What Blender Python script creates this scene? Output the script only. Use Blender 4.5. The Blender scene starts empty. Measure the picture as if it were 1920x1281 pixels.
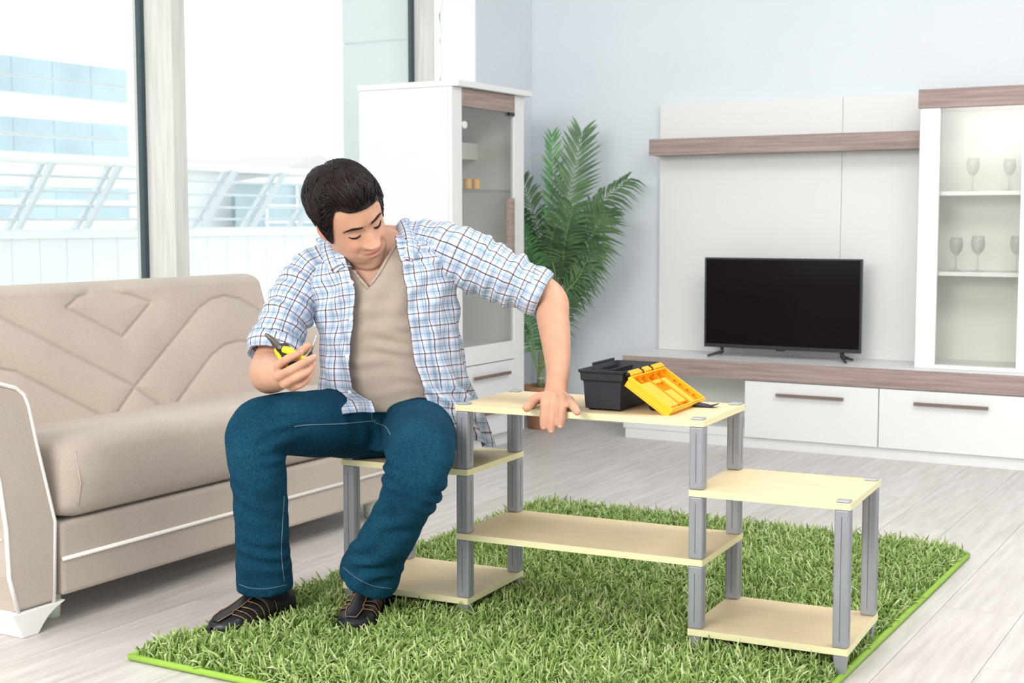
import bpy, bmesh, math, random
import numpy as np
from mathutils import Vector, Matrix, noise, kdtree

S = bpy.context.scene
COL = S.collection
random.seed(7)
RNG = np.random.default_rng(11)

# ------------------------------------------------------------------ camera
CAM = np.array([0.0, 0.0, 1.02])
FWD = np.array([-0.49679, 0.86353, -0.08669])
RGT = np.array([0.86685, 0.49857, -0.00128])
UPV = np.array([-0.04211, 0.07578, 0.99623])
FPX = 2611.87
cd = bpy.data.cameras.new('camera')
cam = bpy.data.objects.new('camera', cd)
COL.objects.link(cam)
m = Matrix.Identity(4)
for i in range(3):
    m[i][0], m[i][1], m[i][2], m[i][3] = RGT[i], UPV[i], -FWD[i], CAM[i]
cam.matrix_world = m
cd.sensor_width = 36.0
cd.lens = FPX / 1920 * 36.0
cd.clip_start, cd.clip_end = 0.05, 200
cd.dof.use_dof = True
cd.dof.focus_distance = 3.45
cd.dof.aperture_fstop = 7.0
S.camera = cam

# ------------------------------------------------------------------ world and exposure
w = bpy.data.worlds.new('overcast_sky')
S.world = w
w.use_nodes = True
bg = w.node_tree.nodes['Background']
bg.inputs[0].default_value = (0.93, 0.97, 1.0, 1)
bg.inputs[1].default_value = 1.3
S.view_settings.view_transform = 'Standard'
S.view_settings.look = 'None'
S.view_settings.exposure = 0.25
S.view_settings.gamma = 1.0
S.view_settings.use_curve_mapping = False

def area_light(name, loc, target, sx, sy, power, color=(1, 1, 1)):
    l = bpy.data.lights.new(name, 'AREA')
    l.shape = 'RECTANGLE'
    l.size, l.size_y, l.energy, l.color = sx, sy, power, color
    o = bpy.data.objects.new(name, l)
    COL.objects.link(o)
    o.location = loc
    o.rotation_euler = (Vector(target) - Vector(loc)).to_track_quat('-Z', 'Y').to_euler()
    return o
area_light('softbox_light', (-1.9, -0.6, 2.40), (-1.6, 5.0, 0.7), 2.0, 1.5, 120, (1.0, 0.97, 0.93))
area_light('ceiling_light', (-0.7, 3.9, 2.70), (-1.0, 4.6, 0.0), 1.6, 1.6, 62, (1.0, 0.985, 0.96))  # added area light under the ceiling, to brighten rug, floor and back panel

# ------------------------------------------------------------------ helpers
def at(x, y, depth):
    "point seen at photo pixel (x, y), depth metres ahead of the camera"
    return CAM + (FWD + RGT * (x - 960) / FPX - UPV * (y - 640.5) / FPX) * depth

def V(*a):
    return np.array(a, float)

MATS = {}
def mat(name, col, rough=0.5, metal=0.0, spec=0.5, alpha=None, var=0.0, scale=8.0, stretch=(1, 1, 1), bump=0.0,
        bscale=60.0, col2=None, contrast=(0.35, 0.65), sheen=0.0, coat=0.0, sss=0.0, rand=0.0, detail=4.0, coords='Object', fine=0.0, fscale=350.0):
    mt = bpy.data.materials.new(name)
    mt.use_nodes = True
    nt = mt.node_tree
    N, L = nt.nodes, nt.links
    b = N['Principled BSDF']
    b.inputs['Base Color'].default_value = (*col, 1)
    b.inputs['Roughness'].default_value = rough
    b.inputs['Metallic'].default_value = metal
    b.inputs['Specular IOR Level'].default_value = spec
    if sheen: b.inputs['Sheen Weight'].default_value = sheen
    if coat: b.inputs['Coat Weight'].default_value = coat
    if sss:
        b.inputs['Subsurface Weight'].default_value = sss
        b.inputs['Subsurface Radius'].default_value = (0.012, 0.005, 0.003)
        b.inputs['Subsurface Scale'].default_value = 0.6
    tc = N.new('ShaderNodeTexCoord')
    mp = N.new('ShaderNodeMapping')
    mp.inputs['Scale'].default_value = stretch
    L.new(tc.outputs[coords], mp.inputs[0])
    if col2 is None and var:
        col2 = tuple(max(0, c * (1 - var)) for c in col)
    if col2 is not None:
        no = N.new('ShaderNodeTexNoise')
        no.inputs['Scale'].default_value = scale
        no.inputs['Detail'].default_value = detail
        L.new(mp.outputs[0], no.inputs['Vector'])
        rp = N.new('ShaderNodeValToRGB')
        rp.color_ramp.elements[0].position, rp.color_ramp.elements[1].position = contrast
        rp.color_ramp.elements[0].color = (*col2, 1)
        rp.color_ramp.elements[1].color = (*col, 1)
        L.new(no.outputs['Fac'], rp.inputs[0])
        out = rp.outputs[0]
        if fine:
            n3 = N.new('ShaderNodeTexNoise')
            n3.inputs['Scale'].default_value = fscale
            n3.inputs['Detail'].default_value = 2
            L.new(mp.outputs[0], n3.inputs['Vector'])
            m3 = N.new('ShaderNodeMapRange')
            m3.inputs[1].default_value, m3.inputs[2].default_value = 0.3, 0.7
            m3.inputs[3].default_value, m3.inputs[4].default_value = 1 - fine, 1 + fine
            L.new(n3.outputs['Fac'], m3.inputs[0])
            h3 = N.new('ShaderNodeHueSaturation')
            L.new(m3.outputs[0], h3.inputs['Value'])
            L.new(out, h3.inputs['Color'])
            out = h3.outputs[0]
        if rand:
            oi = N.new('ShaderNodeObjectInfo')
            mr = N.new('ShaderNodeMapRange')
            mr.inputs[3].default_value, mr.inputs[4].default_value = 1 - rand, 1 + rand
            L.new(oi.outputs['Random'], mr.inputs[0])
            hs = N.new('ShaderNodeHueSaturation')
            L.new(mr.outputs[0], hs.inputs['Value'])
            L.new(out, hs.inputs['Color'])
            out = hs.outputs[0]
            ad = N.new('ShaderNodeVectorMath')
            ad.operation = 'ADD'
            sc = N.new('ShaderNodeVectorMath')
            sc.operation = 'SCALE'
            sc.inputs[0].default_value = (7.3, 3.1, 5.7)
            L.new(oi.outputs['Random'], sc.inputs['Scale'])
            L.new(tc.outputs[coords], ad.inputs[0])
            L.new(sc.outputs[0], ad.inputs[1])
            L.new(ad.outputs[0], mp.inputs[0])
        L.new(out, b.inputs['Base Color'])
    if bump:
        n2 = N.new('ShaderNodeTexNoise')
        n2.inputs['Scale'].default_value = bscale
        n2.inputs['Detail'].default_value = 3
        L.new(mp.outputs[0], n2.inputs['Vector'])
        bp = N.new('ShaderNodeBump')
        bp.inputs['Strength'].default_value = bump
        bp.inputs['Distance'].default_value = 0.004
        L.new(n2.outputs['Fac'], bp.inputs['Height'])
        L.new(bp.outputs[0], b.inputs['Normal'])
    MATS[name] = mt
    return mt

def glass_mat(name, tint, gloss=0.08, rough=0.0):
    mt = bpy.data.materials.new(name)
    mt.use_nodes = True
    nt = mt.node_tree
    N, L = nt.nodes, nt.links
    N.remove(N['Principled BSDF'])
    tr = N.new('ShaderNodeBsdfTransparent')
    tr.inputs[0].default_value = (*tint, 1)
    gl = N.new('ShaderNodeBsdfGlossy')
    gl.inputs['Roughness'].default_value = rough
    lw = N.new('ShaderNodeLayerWeight')
    lw.inputs['Blend'].default_value = 0.5
    pw = N.new('ShaderNodeMath')
    pw.operation = 'POWER'
    pw.inputs[1].default_value = 4.0
    L.new(lw.outputs['Facing'], pw.inputs[0])
    ma = N.new('ShaderNodeMath')
    ma.operation = 'MULTIPLY_ADD'
    ma.inputs[1].default_value = 0.75
    ma.inputs[2].default_value = gloss
    L.new(pw.outputs[0], ma.inputs[0])
    mx = N.new('ShaderNodeMixShader')
    L.new(ma.outputs[0], mx.inputs[0])
    L.new(tr.outputs[0], mx.inputs[1])
    L.new(gl.outputs[0], mx.inputs[2])
    L.new(mx.outputs[0], N['Material Output'].inputs[0])
    MATS[name] = mt
    return mt

def finish(name, me, material=None, parent=None, smooth=False, loc=None):
    if material is not None and not me.materials:
        me.materials.append(material if not isinstance(material, str) else MATS[material])
    if smooth:
        me.shade_smooth()
    o = bpy.data.objects.new(name, me)
    COL.objects.link(o)
    if parent is not None:
        o.parent = parent
    if loc is not None:
        o.location = loc
    return o

class MB:
    "collects simple solids into one mesh"
    def __init__(s):
        s.v, s.f = [], []
    def add(s, vs, fs):
        k = len(s.v)
        s.v += [tuple(map(float, p)) for p in vs]
        s.f += [tuple(i + k for i in f) for f in fs]
        return s
    def box(s, x0, x1, y0, y1, z0, z1):
        vs = [(x, y, z) for x in (x0, x1) for y in (y0, y1) for z in (z0, z1)]
        return s.add(vs, [(0, 1, 3, 2), (4, 6, 7, 5), (0, 4, 5, 1), (2, 3, 7, 6), (0, 2, 6, 4), (1, 5, 7, 3)])
    def prism(s, poly, axis, a0, a1):
        "polygon in the two other axes (in order), extruded along axis"
        n = len(poly)
        def P(p, a):
            q = list(p)
            q.insert(axis, a)
            return q
        vs = [P(p, a0) for p in poly] + [P(p, a1) for p in poly]
        fs = [tuple(range(n))[::-1], tuple(range(n, 2 * n))]
        fs += [(i, (i + 1) % n, n + (i + 1) % n, n + i) for i in range(n)]
        return s.add(vs, fs)
    def tube(s, pts, rad, n=8, cap=True, squash=1.0):
        pts = [np.array(p, float) for p in pts]
        if not hasattr(rad, '__len__'):
            rad = [rad] * len(pts)
        prev = None
        vs = []
        for i, p in enumerate(pts):
            t = pts[min(i + 1, len(pts) - 1)] - pts[max(i - 1, 0)]
            t = t / (np.linalg.norm(t) + 1e-9)
            if prev is None:
                a = np.array([0, 0, 1.0]) if abs(t[2]) < 0.9 else np.array([1.0, 0, 0])
            else:
                a = prev
            a = a - t * (a @ t)
            a /= np.linalg.norm(a)
            prev = a
            b = np.cross(t, a)
            for k in range(n):
                th = 2 * math.pi * k / n
                vs.append(p + rad[i] * (math.cos(th) * a * squash + math.sin(th) * b))
        fs = [(i * n + k, i * n + (k + 1) % n, (i + 1) * n + (k + 1) % n, (i + 1) * n + k)
              for i in range(len(pts) - 1) for k in range(n)]
        if cap:
            fs += [tuple(range(n))[::-1], tuple(range((len(pts) - 1) * n, len(pts) * n))]
        return s.add(vs, fs)
    def lathe(s, prof, c=(0, 0, 0), n=24):
        vs, fs = [], []
        for r, z in prof:
            for k in range(n):
                th = 2 * math.pi * k / n
                vs.append((c[0] + r * math.cos(th), c[1] + r * math.sin(th), c[2] + z))
        for i in range(len(prof) - 1):
            for k in range(n):
                fs.append((i * n + k, i * n + (k + 1) % n, (i + 1) * n + (k + 1) % n, (i + 1) * n + k))
        if prof[0][0] > 1e-6: fs.append(tuple(range(n))[::-1])
        if prof[-1][0] > 1e-6: fs.append(tuple(range((len(prof) - 1) * n, len(prof) * n)))
        return s.add(vs, fs)
    def mesh(s, name):
        me = bpy.data.meshes.new(name)
        me.from_pydata(s.v, [], s.f)
        bm = bmesh.new()
        bm.from_mesh(me)
        bmesh.ops.recalc_face_normals(bm, faces=bm.faces)
        bm.to_mesh(me)
        bm.free()
        return me
    def build(s, name, material, parent=None, bevel=0.0, seg=2, smooth=False, loc=None):
        o = finish(name, s.mesh(name), material, parent, smooth, loc)
        if bevel:
            md = o.modifiers.new('bevel', 'BEVEL')
            md.width, md.segments, md.limit_method = bevel, seg, 'ANGLE'
            md.angle_limit = math.radians(35)
            md.harden_normals = False
        return o

def box(name, material, x0, x1, y0, y1, z0, z1, parent=None, bevel=0.0, seg=2):
    return MB().box(x0, x1, y0, y1, z0, z1).build(name, material, parent, bevel, seg)

def tag(o, label, cat, group=None):
    o['label'], o['category'] = label, cat
    if group: o['group'] = group
    return o

def thing(name, label, cat, loc=(0, 0, 0), rz=0.0, group=None):
    o = bpy.data.objects.new(name, None)
    COL.objects.link(o)
    o.empty_display_size = 0.05
    o.location = loc
    o.rotation_euler = (0, 0, rz)
    return tag(o, label, cat, group)

def struct(o, label=None):
    o['kind'] = 'structure'
    if label:
        o['label'] = label
        o['category'] = o.name.split('_')[0]
    return o

def grid_mesh(name, P, closed_u=False, uv=None, caps=False):
    "P: array rows x cols x 3"
    P = np.asarray(P, float)
    r, c = P.shape[:2]
    idx = np.arange(r * c).reshape(r, c)
    cc = c if closed_u else c - 1
    fs = [(idx[i, j], idx[i, (j + 1) % c], idx[i + 1, (j + 1) % c], idx[i + 1, j]) for i in range(r - 1) for j in range(cc)]
    if caps:
        fs += [tuple(idx[0])[::-1], tuple(idx[-1])]
    me = bpy.data.meshes.new(name)
    me.from_pydata(P.reshape(-1, 3).tolist(), [], [tuple(map(int, f)) for f in fs])
    if uv is not None:
        lay = me.uv_layers.new(name='UVMap')
        U = np.asarray(uv, float)          # rows x (cols+1 if closed) x 2
        d = []
        for i in range(r - 1):
            for j in range(cc):
                d += [U[i, j], U[i, j + 1], U[i + 1, j + 1], U[i + 1, j]]
        for f in ([idx[0]] if caps else []):
            d += [U[0, j] for j in range(c)] + [U[-1, j] for j in range(c)]
        lay.data.foreach_set('uv', np.array(d).ravel())
    return me

def smoothstep(a, b, x):
    t = np.clip((x - a) / (b - a), 0, 1)
    return t * t * (3 - 2 * t)

# ------------------------------------------------------------------ materials
mat('wall_blue', (0.73, 0.775, 0.82), 0.9, spec=0.2, var=0.03, scale=3, bump=0.05, bscale=150)
mat('wall_white', (0.88, 0.89, 0.90), 0.9, spec=0.2, var=0.03, scale=4)
mat('ceiling_white', (0.85, 0.85, 0.85), 0.9, spec=0.1)
mat('floor_laminate', (0.68, 0.64, 0.615), 0.38, spec=0.45, col2=(0.53, 0.485, 0.46), scale=5.0, stretch=(9, 0.7, 1), contrast=(0.3, 0.68), rand=0.035, detail=7)
mat('floor_gap', (0.30, 0.27, 0.25), 0.9)
mat('white_lacquer', (0.80, 0.80, 0.795), 0.35, spec=0.4)
mat('white_satin', (0.79, 0.79, 0.775), 0.5, spec=0.3)
mat('cream_panel', (0.86, 0.85, 0.80), 0.6, spec=0.3)
mat('oak_x', (0.43, 0.335, 0.30), 0.55, spec=0.3, col2=(0.27, 0.20, 0.18), scale=6, stretch=(0.6, 6, 14), contrast=(0.3, 0.7), detail=8, bump=0.12, bscale=30)
mat('oak_y', (0.43, 0.335, 0.30), 0.55, spec=0.3, col2=(0.27, 0.20, 0.18), scale=6, stretch=(6, 0.6, 14), contrast=(0.3, 0.7), detail=8, bump=0.12, bscale=30)
mat('handle_brown', (0.20, 0.14, 0.115), 0.5)
glass_mat('window_glass', (0.965, 0.985, 0.98), 0.015)
glass_mat('cabinet_glass', (0.965, 0.975, 0.96), 0.045, 0.16)
glass_mat('clear_glass', (0.99, 0.993, 0.993), 0.02)
mat('mullion_wood', (0.70, 0.69, 0.65), 0.7, spec=0.2, col2=(0.60, 0.60, 0.56), scale=7, stretch=(8, 8, 0.5))
mat('gasket', (0.03, 0.055, 0.065), 0.4)
mat('concrete_pale', (0.74, 0.78, 0.77), 0.85, spec=0.2, var=0.06, scale=2)
mat('outside_white', (0.90, 0.90, 0.90), 0.9, spec=0.1)
mat('outside_grey', (0.70, 0.75, 0.77), 0.7, spec=0.2)
mat('outside_pane', (0.56, 0.70, 0.75), 0.3, var=0.15, scale=0.6, spec=0.4)
mat('outside_roof', (0.72, 0.68, 0.66), 0.9, spec=0.1)
mat('sofa_fabric', (0.52, 0.44, 0.375), 0.85, spec=0.12, sheen=0.15, fine=0.06, fscale=220, var=0.07, scale=5, bump=0.22, bscale=160)
mat('sofa_piping', (0.83, 0.80, 0.76), 0.6)
mat('sofa_foot', (0.88, 0.87, 0.84), 0.35)
mat('sofa_foot_plastic', (0.66, 0.74, 0.60), 0.4)
mat('tv_black', (0.010, 0.011, 0.012), 0.3, spec=0.4)
mat('tv_bezel', (0.022, 0.026, 0.030), 0.35, spec=0.45)
mat('tv_screen', (0.006, 0.004, 0.006), 0.12, spec=0.16)
mat('tv_leg', (0.012, 0.012, 0.014), 0.3)
mat('candle_orange', (0.86, 0.48, 0.14), 0.6, sss=0.1)
mat('terracotta', (0.52, 0.27, 0.16), 0.8, spec=0.2, var=0.1, scale=6)
mat('soil', (0.09, 0.06, 0.04), 0.95)
mat('palm_leaf', (0.14, 0.25, 0.105), 0.42, spec=0.45, col2=(0.07, 0.15, 0.07), scale=9, rand=0.14)
mat('palm_leaf_bright', (0.16, 0.38, 0.13), 0.45, spec=0.4, col2=(0.09, 0.26, 0.09), scale=9, rand=0.1)
mat('palm_stem', (0.22, 0.38, 0.12), 0.5)
mat('palm_cane', (0.33, 0.42, 0.20), 0.5, var=0.25, scale=12, stretch=(1, 1, 3))
mat('cane_ring', (0.66, 0.68, 0.52), 0.6)
# ------------------------------------------------------------------ the room
YW = 6.30            # back wall
XS = -3.506          # stub wall beside the window
fl = box('floor', 'floor_gap', -4.2, 2.6, -1.6, YW + 0.2, -0.12, -0.004)
struct(fl, 'pale grey laminate floor of long planks')
PW, PL = 0.196, 1.29
pm = {}
def plank_mesh(w_, l_):
    k = (round(w_, 3), round(l_, 3))
    if k not in pm:
        me = MB().box(0.0006, w_ - 0.0006, 0.0006, l_ - 0.0006, -0.008, 0).mesh('plank')
        me.materials.append(MATS['floor_laminate'])
        pm[k] = me
    return pm[k]
x = -3.95
row = 0
while x < 0.6:
    y = 0.9 - (row * 0.47) % PL
    while y < YW:
        y1 = min(y + PL, YW)
        # only the planks the picture can show or nearly show
        c = np.array([x + PW / 2, (y + y1) / 2, 0]) - CAM
        dpt = c @ FWD
        sx_ = (c @ RGT) / max(dpt, 0.05)
        if dpt > 0.9 and abs(sx_) < 0.62:
            finish('plank', plank_mesh(PW, y1 - y), None, fl, loc=(x, y, 0))
        y += PL
    x += PW
    row += 1

wb = box('wall_back', 'wall_blue', -3.9, 2.6, YW, YW + 0.2, 0, 2.75)
struct(wb, 'pale blue painted back wall behind the television unit')
# short stretch of wall between the window and the back wall
ws = box('wall_left', 'wall_blue', -3.7035, XS, 5.752, YW - 0.001, 0, 2.75)
struct(ws, 'short pale wall return between window and back wall')
box('wall_reveal', 'wall_white', -3.704, XS, 5.747, 5.7518, 0, 2.75, ws)
rng = random.Random(3)
edge = [(-3.700 + rng.uniform(-0.012, 0.010), z) for z in np.linspace(0.0, 2.75, 90)]
poly = [(-3.735, 0.0)] + edge + [(-3.735, 2.75)]
MB().prism([(a, b) for a, b in poly], 1, 5.742, 5.7465).build('plaster_edge', 'wall_white', ws)
bs = box('baseboard_back', 'white_satin', -3.50, -2.80, YW - 0.013, YW - 0.0005, 0, 0.07, bevel=0.003)
struct(bs, 'low white skirting board along the back wall')
ce = box('ceiling', 'ceiling_white', -4.2, 2.6, -1.6, YW + 0.2, 2.75, 2.85)
struct(ce, 'plain white ceiling above the room')

# window wall: two mullions, panes, gasket, sill and head
XG = -3.870
win = box('window_1', 'mullion_wood', XG - 0.05, XG + 0.147, 3.93, 4.005, 0.0, 2.75, bevel=0.004)
struct(win, 'pale wooden window post behind the sofa')
box('gasket', 'gasket', XG - 0.012, XG + 0.012, 3.909, 3.9295, 0.0, 2.75, win)
box('pane', 'window_glass', XG - 0.006, XG + 0.006, 1.2, 3.9085, 0.12, 2.75, win)
win2 = box('window_2', 'mullion_wood', XG - 0.02, -3.704, 5.752, 5.83, 0.0, 2.75, bevel=0.003)
struct(win2, 'tall window pane beside the wall return')
box('gasket', 'gasket', XG - 0.012, XG + 0.012, 5.733, 5.7515, 0.0, 2.75, win2)
box('pane', 'window_glass', XG - 0.006, XG + 0.006, 4.006, 5.7325, 0.12, 2.75, win2)
struct(box('trim_1', 'mullion_wood', XG - 0.05, XG + 0.06, 1.2, 5.75, 0.0, 0.1195), 'low window sill rail behind the sofa')

# ------------------------------------------------------------------ outside the window
ow = thing('exterior_wall', 'pale green concrete wall panels outside the second window', 'wall', (-4.1, 5.8, -0.6))
for i, (z0, z1) in enumerate(((0.0, 2.505), (2.515, 4.2))):
    box('wall_panel', 'concrete_pale', -0.232, 0.2, 0.0, 0.35, z0, z1, ow, bevel=0.004)
box('joint', 'outside_grey', -0.225, 0.19, 0.006, 0.34, 2.5051, 2.5149, ow)
tf = box('terrace', 'outside_white', -6.6, -4.2, -2, 14, -0.5, -0.1)
struct(tf)
tf['label'] = 'white terrace floor outside the window'
pw = thing('parapet', 'white boarded terrace parapet below the steel railing', 'parapet', (-6.35, 8.0, -0.1))
for i in range(44):
    y0 = -4.0 + i * 0.2
    box('board', 'outside_white', -0.06, 0.0, y0 + 0.0015, y0 + 0.1985, 0, 1.02, pw)
box('coping', 'outside_white', -0.12, 0.05, -4.05, 5.0, 1.0205, 1.075, pw)
rl = thing('terrace_railing', 'grey steel terrace railing with slanted double posts', 'railing', (-6.3, 7.0, 0.975))
for i in range(-7, 10):
    yb = -1.72 + 0.49 * i + 0.04
    for dx in (0.0, 0.085):
        MB().prism([(dx - 0.018, 0.0), (dx + 0.018, 0.0), (dx + 0.30, 0.355), (dx + 0.264, 0.355)], 1, yb, yb + 0.03).build('post', 'outside_grey', rl)
for k, (xx, zz, r) in enumerate(((0.325, 0.372, 0.022), (0.27, 0.29, 0.008), (0.21, 0.21, 0.008), (0.15, 0.13, 0.008), (0.09, 0.055, 0.008))):
    MB().tube([(xx, -5.2, zz), (xx, 3.4, zz)], r, 8).build('handrail' if k == 0 else 'rail', 'outside_white' if k == 0 else 'outside_grey', rl, smooth=True)

ob = thing('office_building', 'white office block with blue ribbon windows behind the railing', 'building', (-24.0, 16.0, -1.0))
box('wall', 'outside_white', -6, 0, -14, 8.05, 0, 8.5, ob)
for z0, z1 in ((5.115, 5.48), (4.739, 5.06), (3.897, 4.207), (3.497, 3.83), (2.50, 2.76), (2.05, 2.33)):
    wn = box('window_band', 'outside_white', 0.0, 0.04, -13, 7.9, z0 - 0.02, z1 + 0.02, ob)
    for k in range(12):
        ya = -5.4 + k * 1.1
        box('pane', 'outside_pane', 0.0405, 0.06, ya + 0.01, ya + 1.09, z0, z1, wn)
ob2 = thing('gabled_house', 'pale house with low gabled roof and small arched window outside', 'house', (-26.0, 31.0, -1.0))
box('wall', 'outside_white', -5, 0, -6.5, 3.2, 0, 3.35, ob2)
MB().prism([(-6.8, 3.36), (3.6, 3.36), (2.4, 3.98), (0.7, 3.5)], 0, -5.2, 0.25).build('roof', 'outside_roof', ob2)
aw = MB()
ar = [(-1.35, 1.95), (-1.05, 1.95)] + [(-1.2 + 0.15 * math.cos(t), 2.6 + 0.15 * math.sin(t)) for t in np.linspace(0, math.pi, 9)]
aw.prism(ar, 0, 0.0005, 0.05).build('arched_window', 'outside_pane', ob2)
gp = thing('glass_pavilion', 'glass fronted pavilion with white frame beside the gabled house', 'building', (-24.2, 29.6, -1.0))
box('wall', 'outside_pane', -1.0, 0, -0.7, 2.0, 0.6, 3.0, gp)
MB().prism([(-1.0, 3.001), (2.3, 3.001), (2.3, 3.25), (0.4, 3.2)], 0, -1.1, 0.1).build('roof', 'outside_white', gp)
for zz in (1.5, 1.95, 2.4):
    box('frame_bar', 'outside_white', 0.0005, 0.06, -0.7, 2.0, zz, zz + 0.06, gp)
for yy in (-0.72, 0.55, 1.94):
    box('frame_post', 'outside_white', 0.0605, 0.1, yy, yy + 0.06, 0.6, 3.0, gp)
gr = box('ground', 'outside_white', -80, -6.7, -40, 90, -1.4, -1.001)
struct(gr)
gr['label'] = 'bright pale ground beyond the terrace'

# ------------------------------------------------------------------ television unit
T = thing('tv_cabinet', 'long low white media cabinet with oak front edge and two drawers', 'cabinet', (-2.792, 5.90, 0))
box('plinth', 'white_satin', 0.01, 2.45, 0.008, 0.36, 0, 0.046, T)
box('side_panel', 'white_satin', 0.0, 0.018, 0.004, 0.38, 0.0465, 0.306, T, 0.001)
box('niche_floor', 'white_satin', 0.0185, 0.60, 0.004, 0.36, 0.0465, 0.085, T, 0.001)
box('niche_back', 'cream_panel', 0.0185, 0.60, 0.361, 0.38, 0.0465, 0.306, T)
box('body', 'white_satin', 0.601, 2.45, 0.012, 0.38, 0.0465, 0.306, T)
for k in range(3):
    xa = 0.605 + k * 0.603
    d = box('drawer', 'white_lacquer', xa, xa + 0.599, -0.008, 0.011, 0.049, 0.302, T, 0.002)
    h = MB().box(xa + 0.15, xa + 0.452, -0.030, -0.018, 0.243, 0.256).box(xa + 0.16, xa + 0.172, -0.018, -0.0081, 0.245, 0.254).box(xa + 0.43, xa + 0.442, -0.018, -0.0081, 0.245, 0.254)
    h.build('handle', 'handle_brown', d, 0.001)
box('counter_top', 'white_lacquer', 0.0, 2.45, 0.013, 0.385, 0.307, 0.3875, T, 0.001)
box('oak_edge', 'oak_x', -0.002, 2.45, -0.006, 0.0125, 0.307, 0.387, T, 0.001)

bpn = thing('wall_panel', 'tall white back panel behind the television', 'panel', (-2.776, 6.268, 0.388))
box('board', 'white_satin', 0, 0.898, 0, 0.03, 0, 1.186, bpn, 0.0015)
box('board', 'white_satin', 0.8995, 1.245, 0, 0.03, 0, 1.186, bpn, 0.0015)
ws_ = box('wall_shelf', 'oak_x', -2.772, -1.492, 6.13, 6.2675, 1.327, 1.404, bevel=0.0015)
tag(ws_, 'long oak wall shelf on the white panel above the television', 'shelf')

D = thing('display_cabinet', 'tall white glass-fronted display cabinet right of the television', 'cabinet', (-1.47, 6.02, 0.388))
box('side_panel', 'white_lacquer', 0.0, 0.018, 0.02, 0.28, 0, 1.10, D, 0.001)
box('side_panel', 'white_lacquer', 0.482, 0.50, 0.02, 0.28, 0, 1.10, D, 0.001)
box('back_panel', 'cream_panel', 0.0185, 0.4815, 0.26, 0.279, 0, 1.10, D)
box('bottom_panel', 'white_lacquer', 0.0185, 0.4815, 0.02, 0.2595, 0, 0.018, D)
fr = MB().box(0, 0.085, 0, 0.019, 0, 1.10).box(0.415, 0.50, 0, 0.019, 0, 1.10).box(0.0851, 0.4149, 0, 0.019, 0, 0.016)
dr = fr.build('door_frame', 'white_lacquer', D, 0.001)
box('pane', 'cabinet_glass', 0.0852, 0.4148, 0.008, 0.012, 0.0165, 1.10, dr)
for zz in (0.412, 0.752):
    box('shelf', 'white_lacquer', 0.0185, 0.4815, 0.035, 0.2595, zz - 0.018, zz, D, 0.001)
box('oak_crown', 'oak_x', -0.008, 0.50, -0.006, 0.28, 1.1005, 1.18, D, 0.0015)
box('door_frame', 'white_lacquer', 0.501, 0.60, 0, 0.019, 0, 1.10, D)
box('back_panel', 'white_lacquer', 0.5005, 0.98, 0.02, 0.28, 0, 1.10, D)
box('oak_crown', 'oak_x', 0.5005, 0.98, -0.006, 0.28, 1.1005, 1.18, D, 0.0015)

def wine_glass(loc, s, label):
    pr = [(0.0, 0.0), (0.032, 0.001), (0.030, 0.004), (0.006, 0.009), (0.004, 0.03), (0.004, 0.075), (0.012, 0.085), (0.028, 0.105), (0.034, 0.13),
          (0.033, 0.155), (0.028, 0.175), (0.0268, 0.175), (0.0318, 0.155), (0.0328, 0.13), (0.027, 0.107), (0.011, 0.088), (0.0, 0.0865)]
    o = MB().lathe([(r * s, z * s) for r, z in pr], n=20).build('wine_glass', 'clear_glass', smooth=True, loc=loc)
    return tag(o, label, 'glass', 'stemmed glasses in the display cabinet')
for x_, z_, s_, lb in ((-1.335, 0.8005, 0.82, 'clear wine glass on the lower display shelf, nearest the left frame'),
                       (-1.245, 0.8005, 0.86, 'clear wine glass on the lower display shelf, second from the left'),
                       (-1.085, 0.8005, 0.86, 'clear wine glass on the lower display shelf, beside the right frame'),
                       (-1.275, 1.1405, 0.80, 'faint wine glass on the upper display shelf, left one'),
                       (-1.125, 1.1405, 0.76, 'faint wine glass on the upper display shelf, right one')):
    wine_glass((x_, 6.15, z_), s_, lb)

# television
TV = thing('television', 'flat black television standing on two splayed legs', 'television', (-2.098, 6.10, 0.388))
box('back_shell', 'tv_black', -0.35, 0.35, 0.0205, 0.05, 0.07, 0.43, TV, 0.008)
fr = MB().box(-0.371, 0.371, 0, 0.02, 0.040, 0.057).box(-0.371, 0.371, 0, 0.02, 0.450, 0.4585).box(-0.371, -0.3625, 0, 0.02, 0.0571, 0.4499).box(0.3625, 0.371, 0, 0.02, 0.0571, 0.4499)
fr.build('bezel', 'tv_bezel', TV, 0.0015)
box('screen', 'tv_screen', -0.3624, 0.3624, 0.005, 0.0195, 0.0572, 0.4498, TV)
box('logo_tab', 'tv_bezel', -0.02, 0.02, -0.002, 0.012, 0.0345, 0.0398, TV, 0.001)
for sx in (-1, 1):
    l_ = MB()
    l_.tube([(sx * 0.285, 0.012, 0.045), (sx * 0.285, 0.012, 0.020), (sx * 0.325, -0.065, 0.005)], [0.010, 0.009, 0.005], 8)
    l_.tube([(sx * 0.285, 0.012, 0.022), (sx * 0.315, 0.075, 0.005)], [0.009, 0.005], 8)
    l_.build('leg', 'tv_leg', TV, smooth=True)

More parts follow.
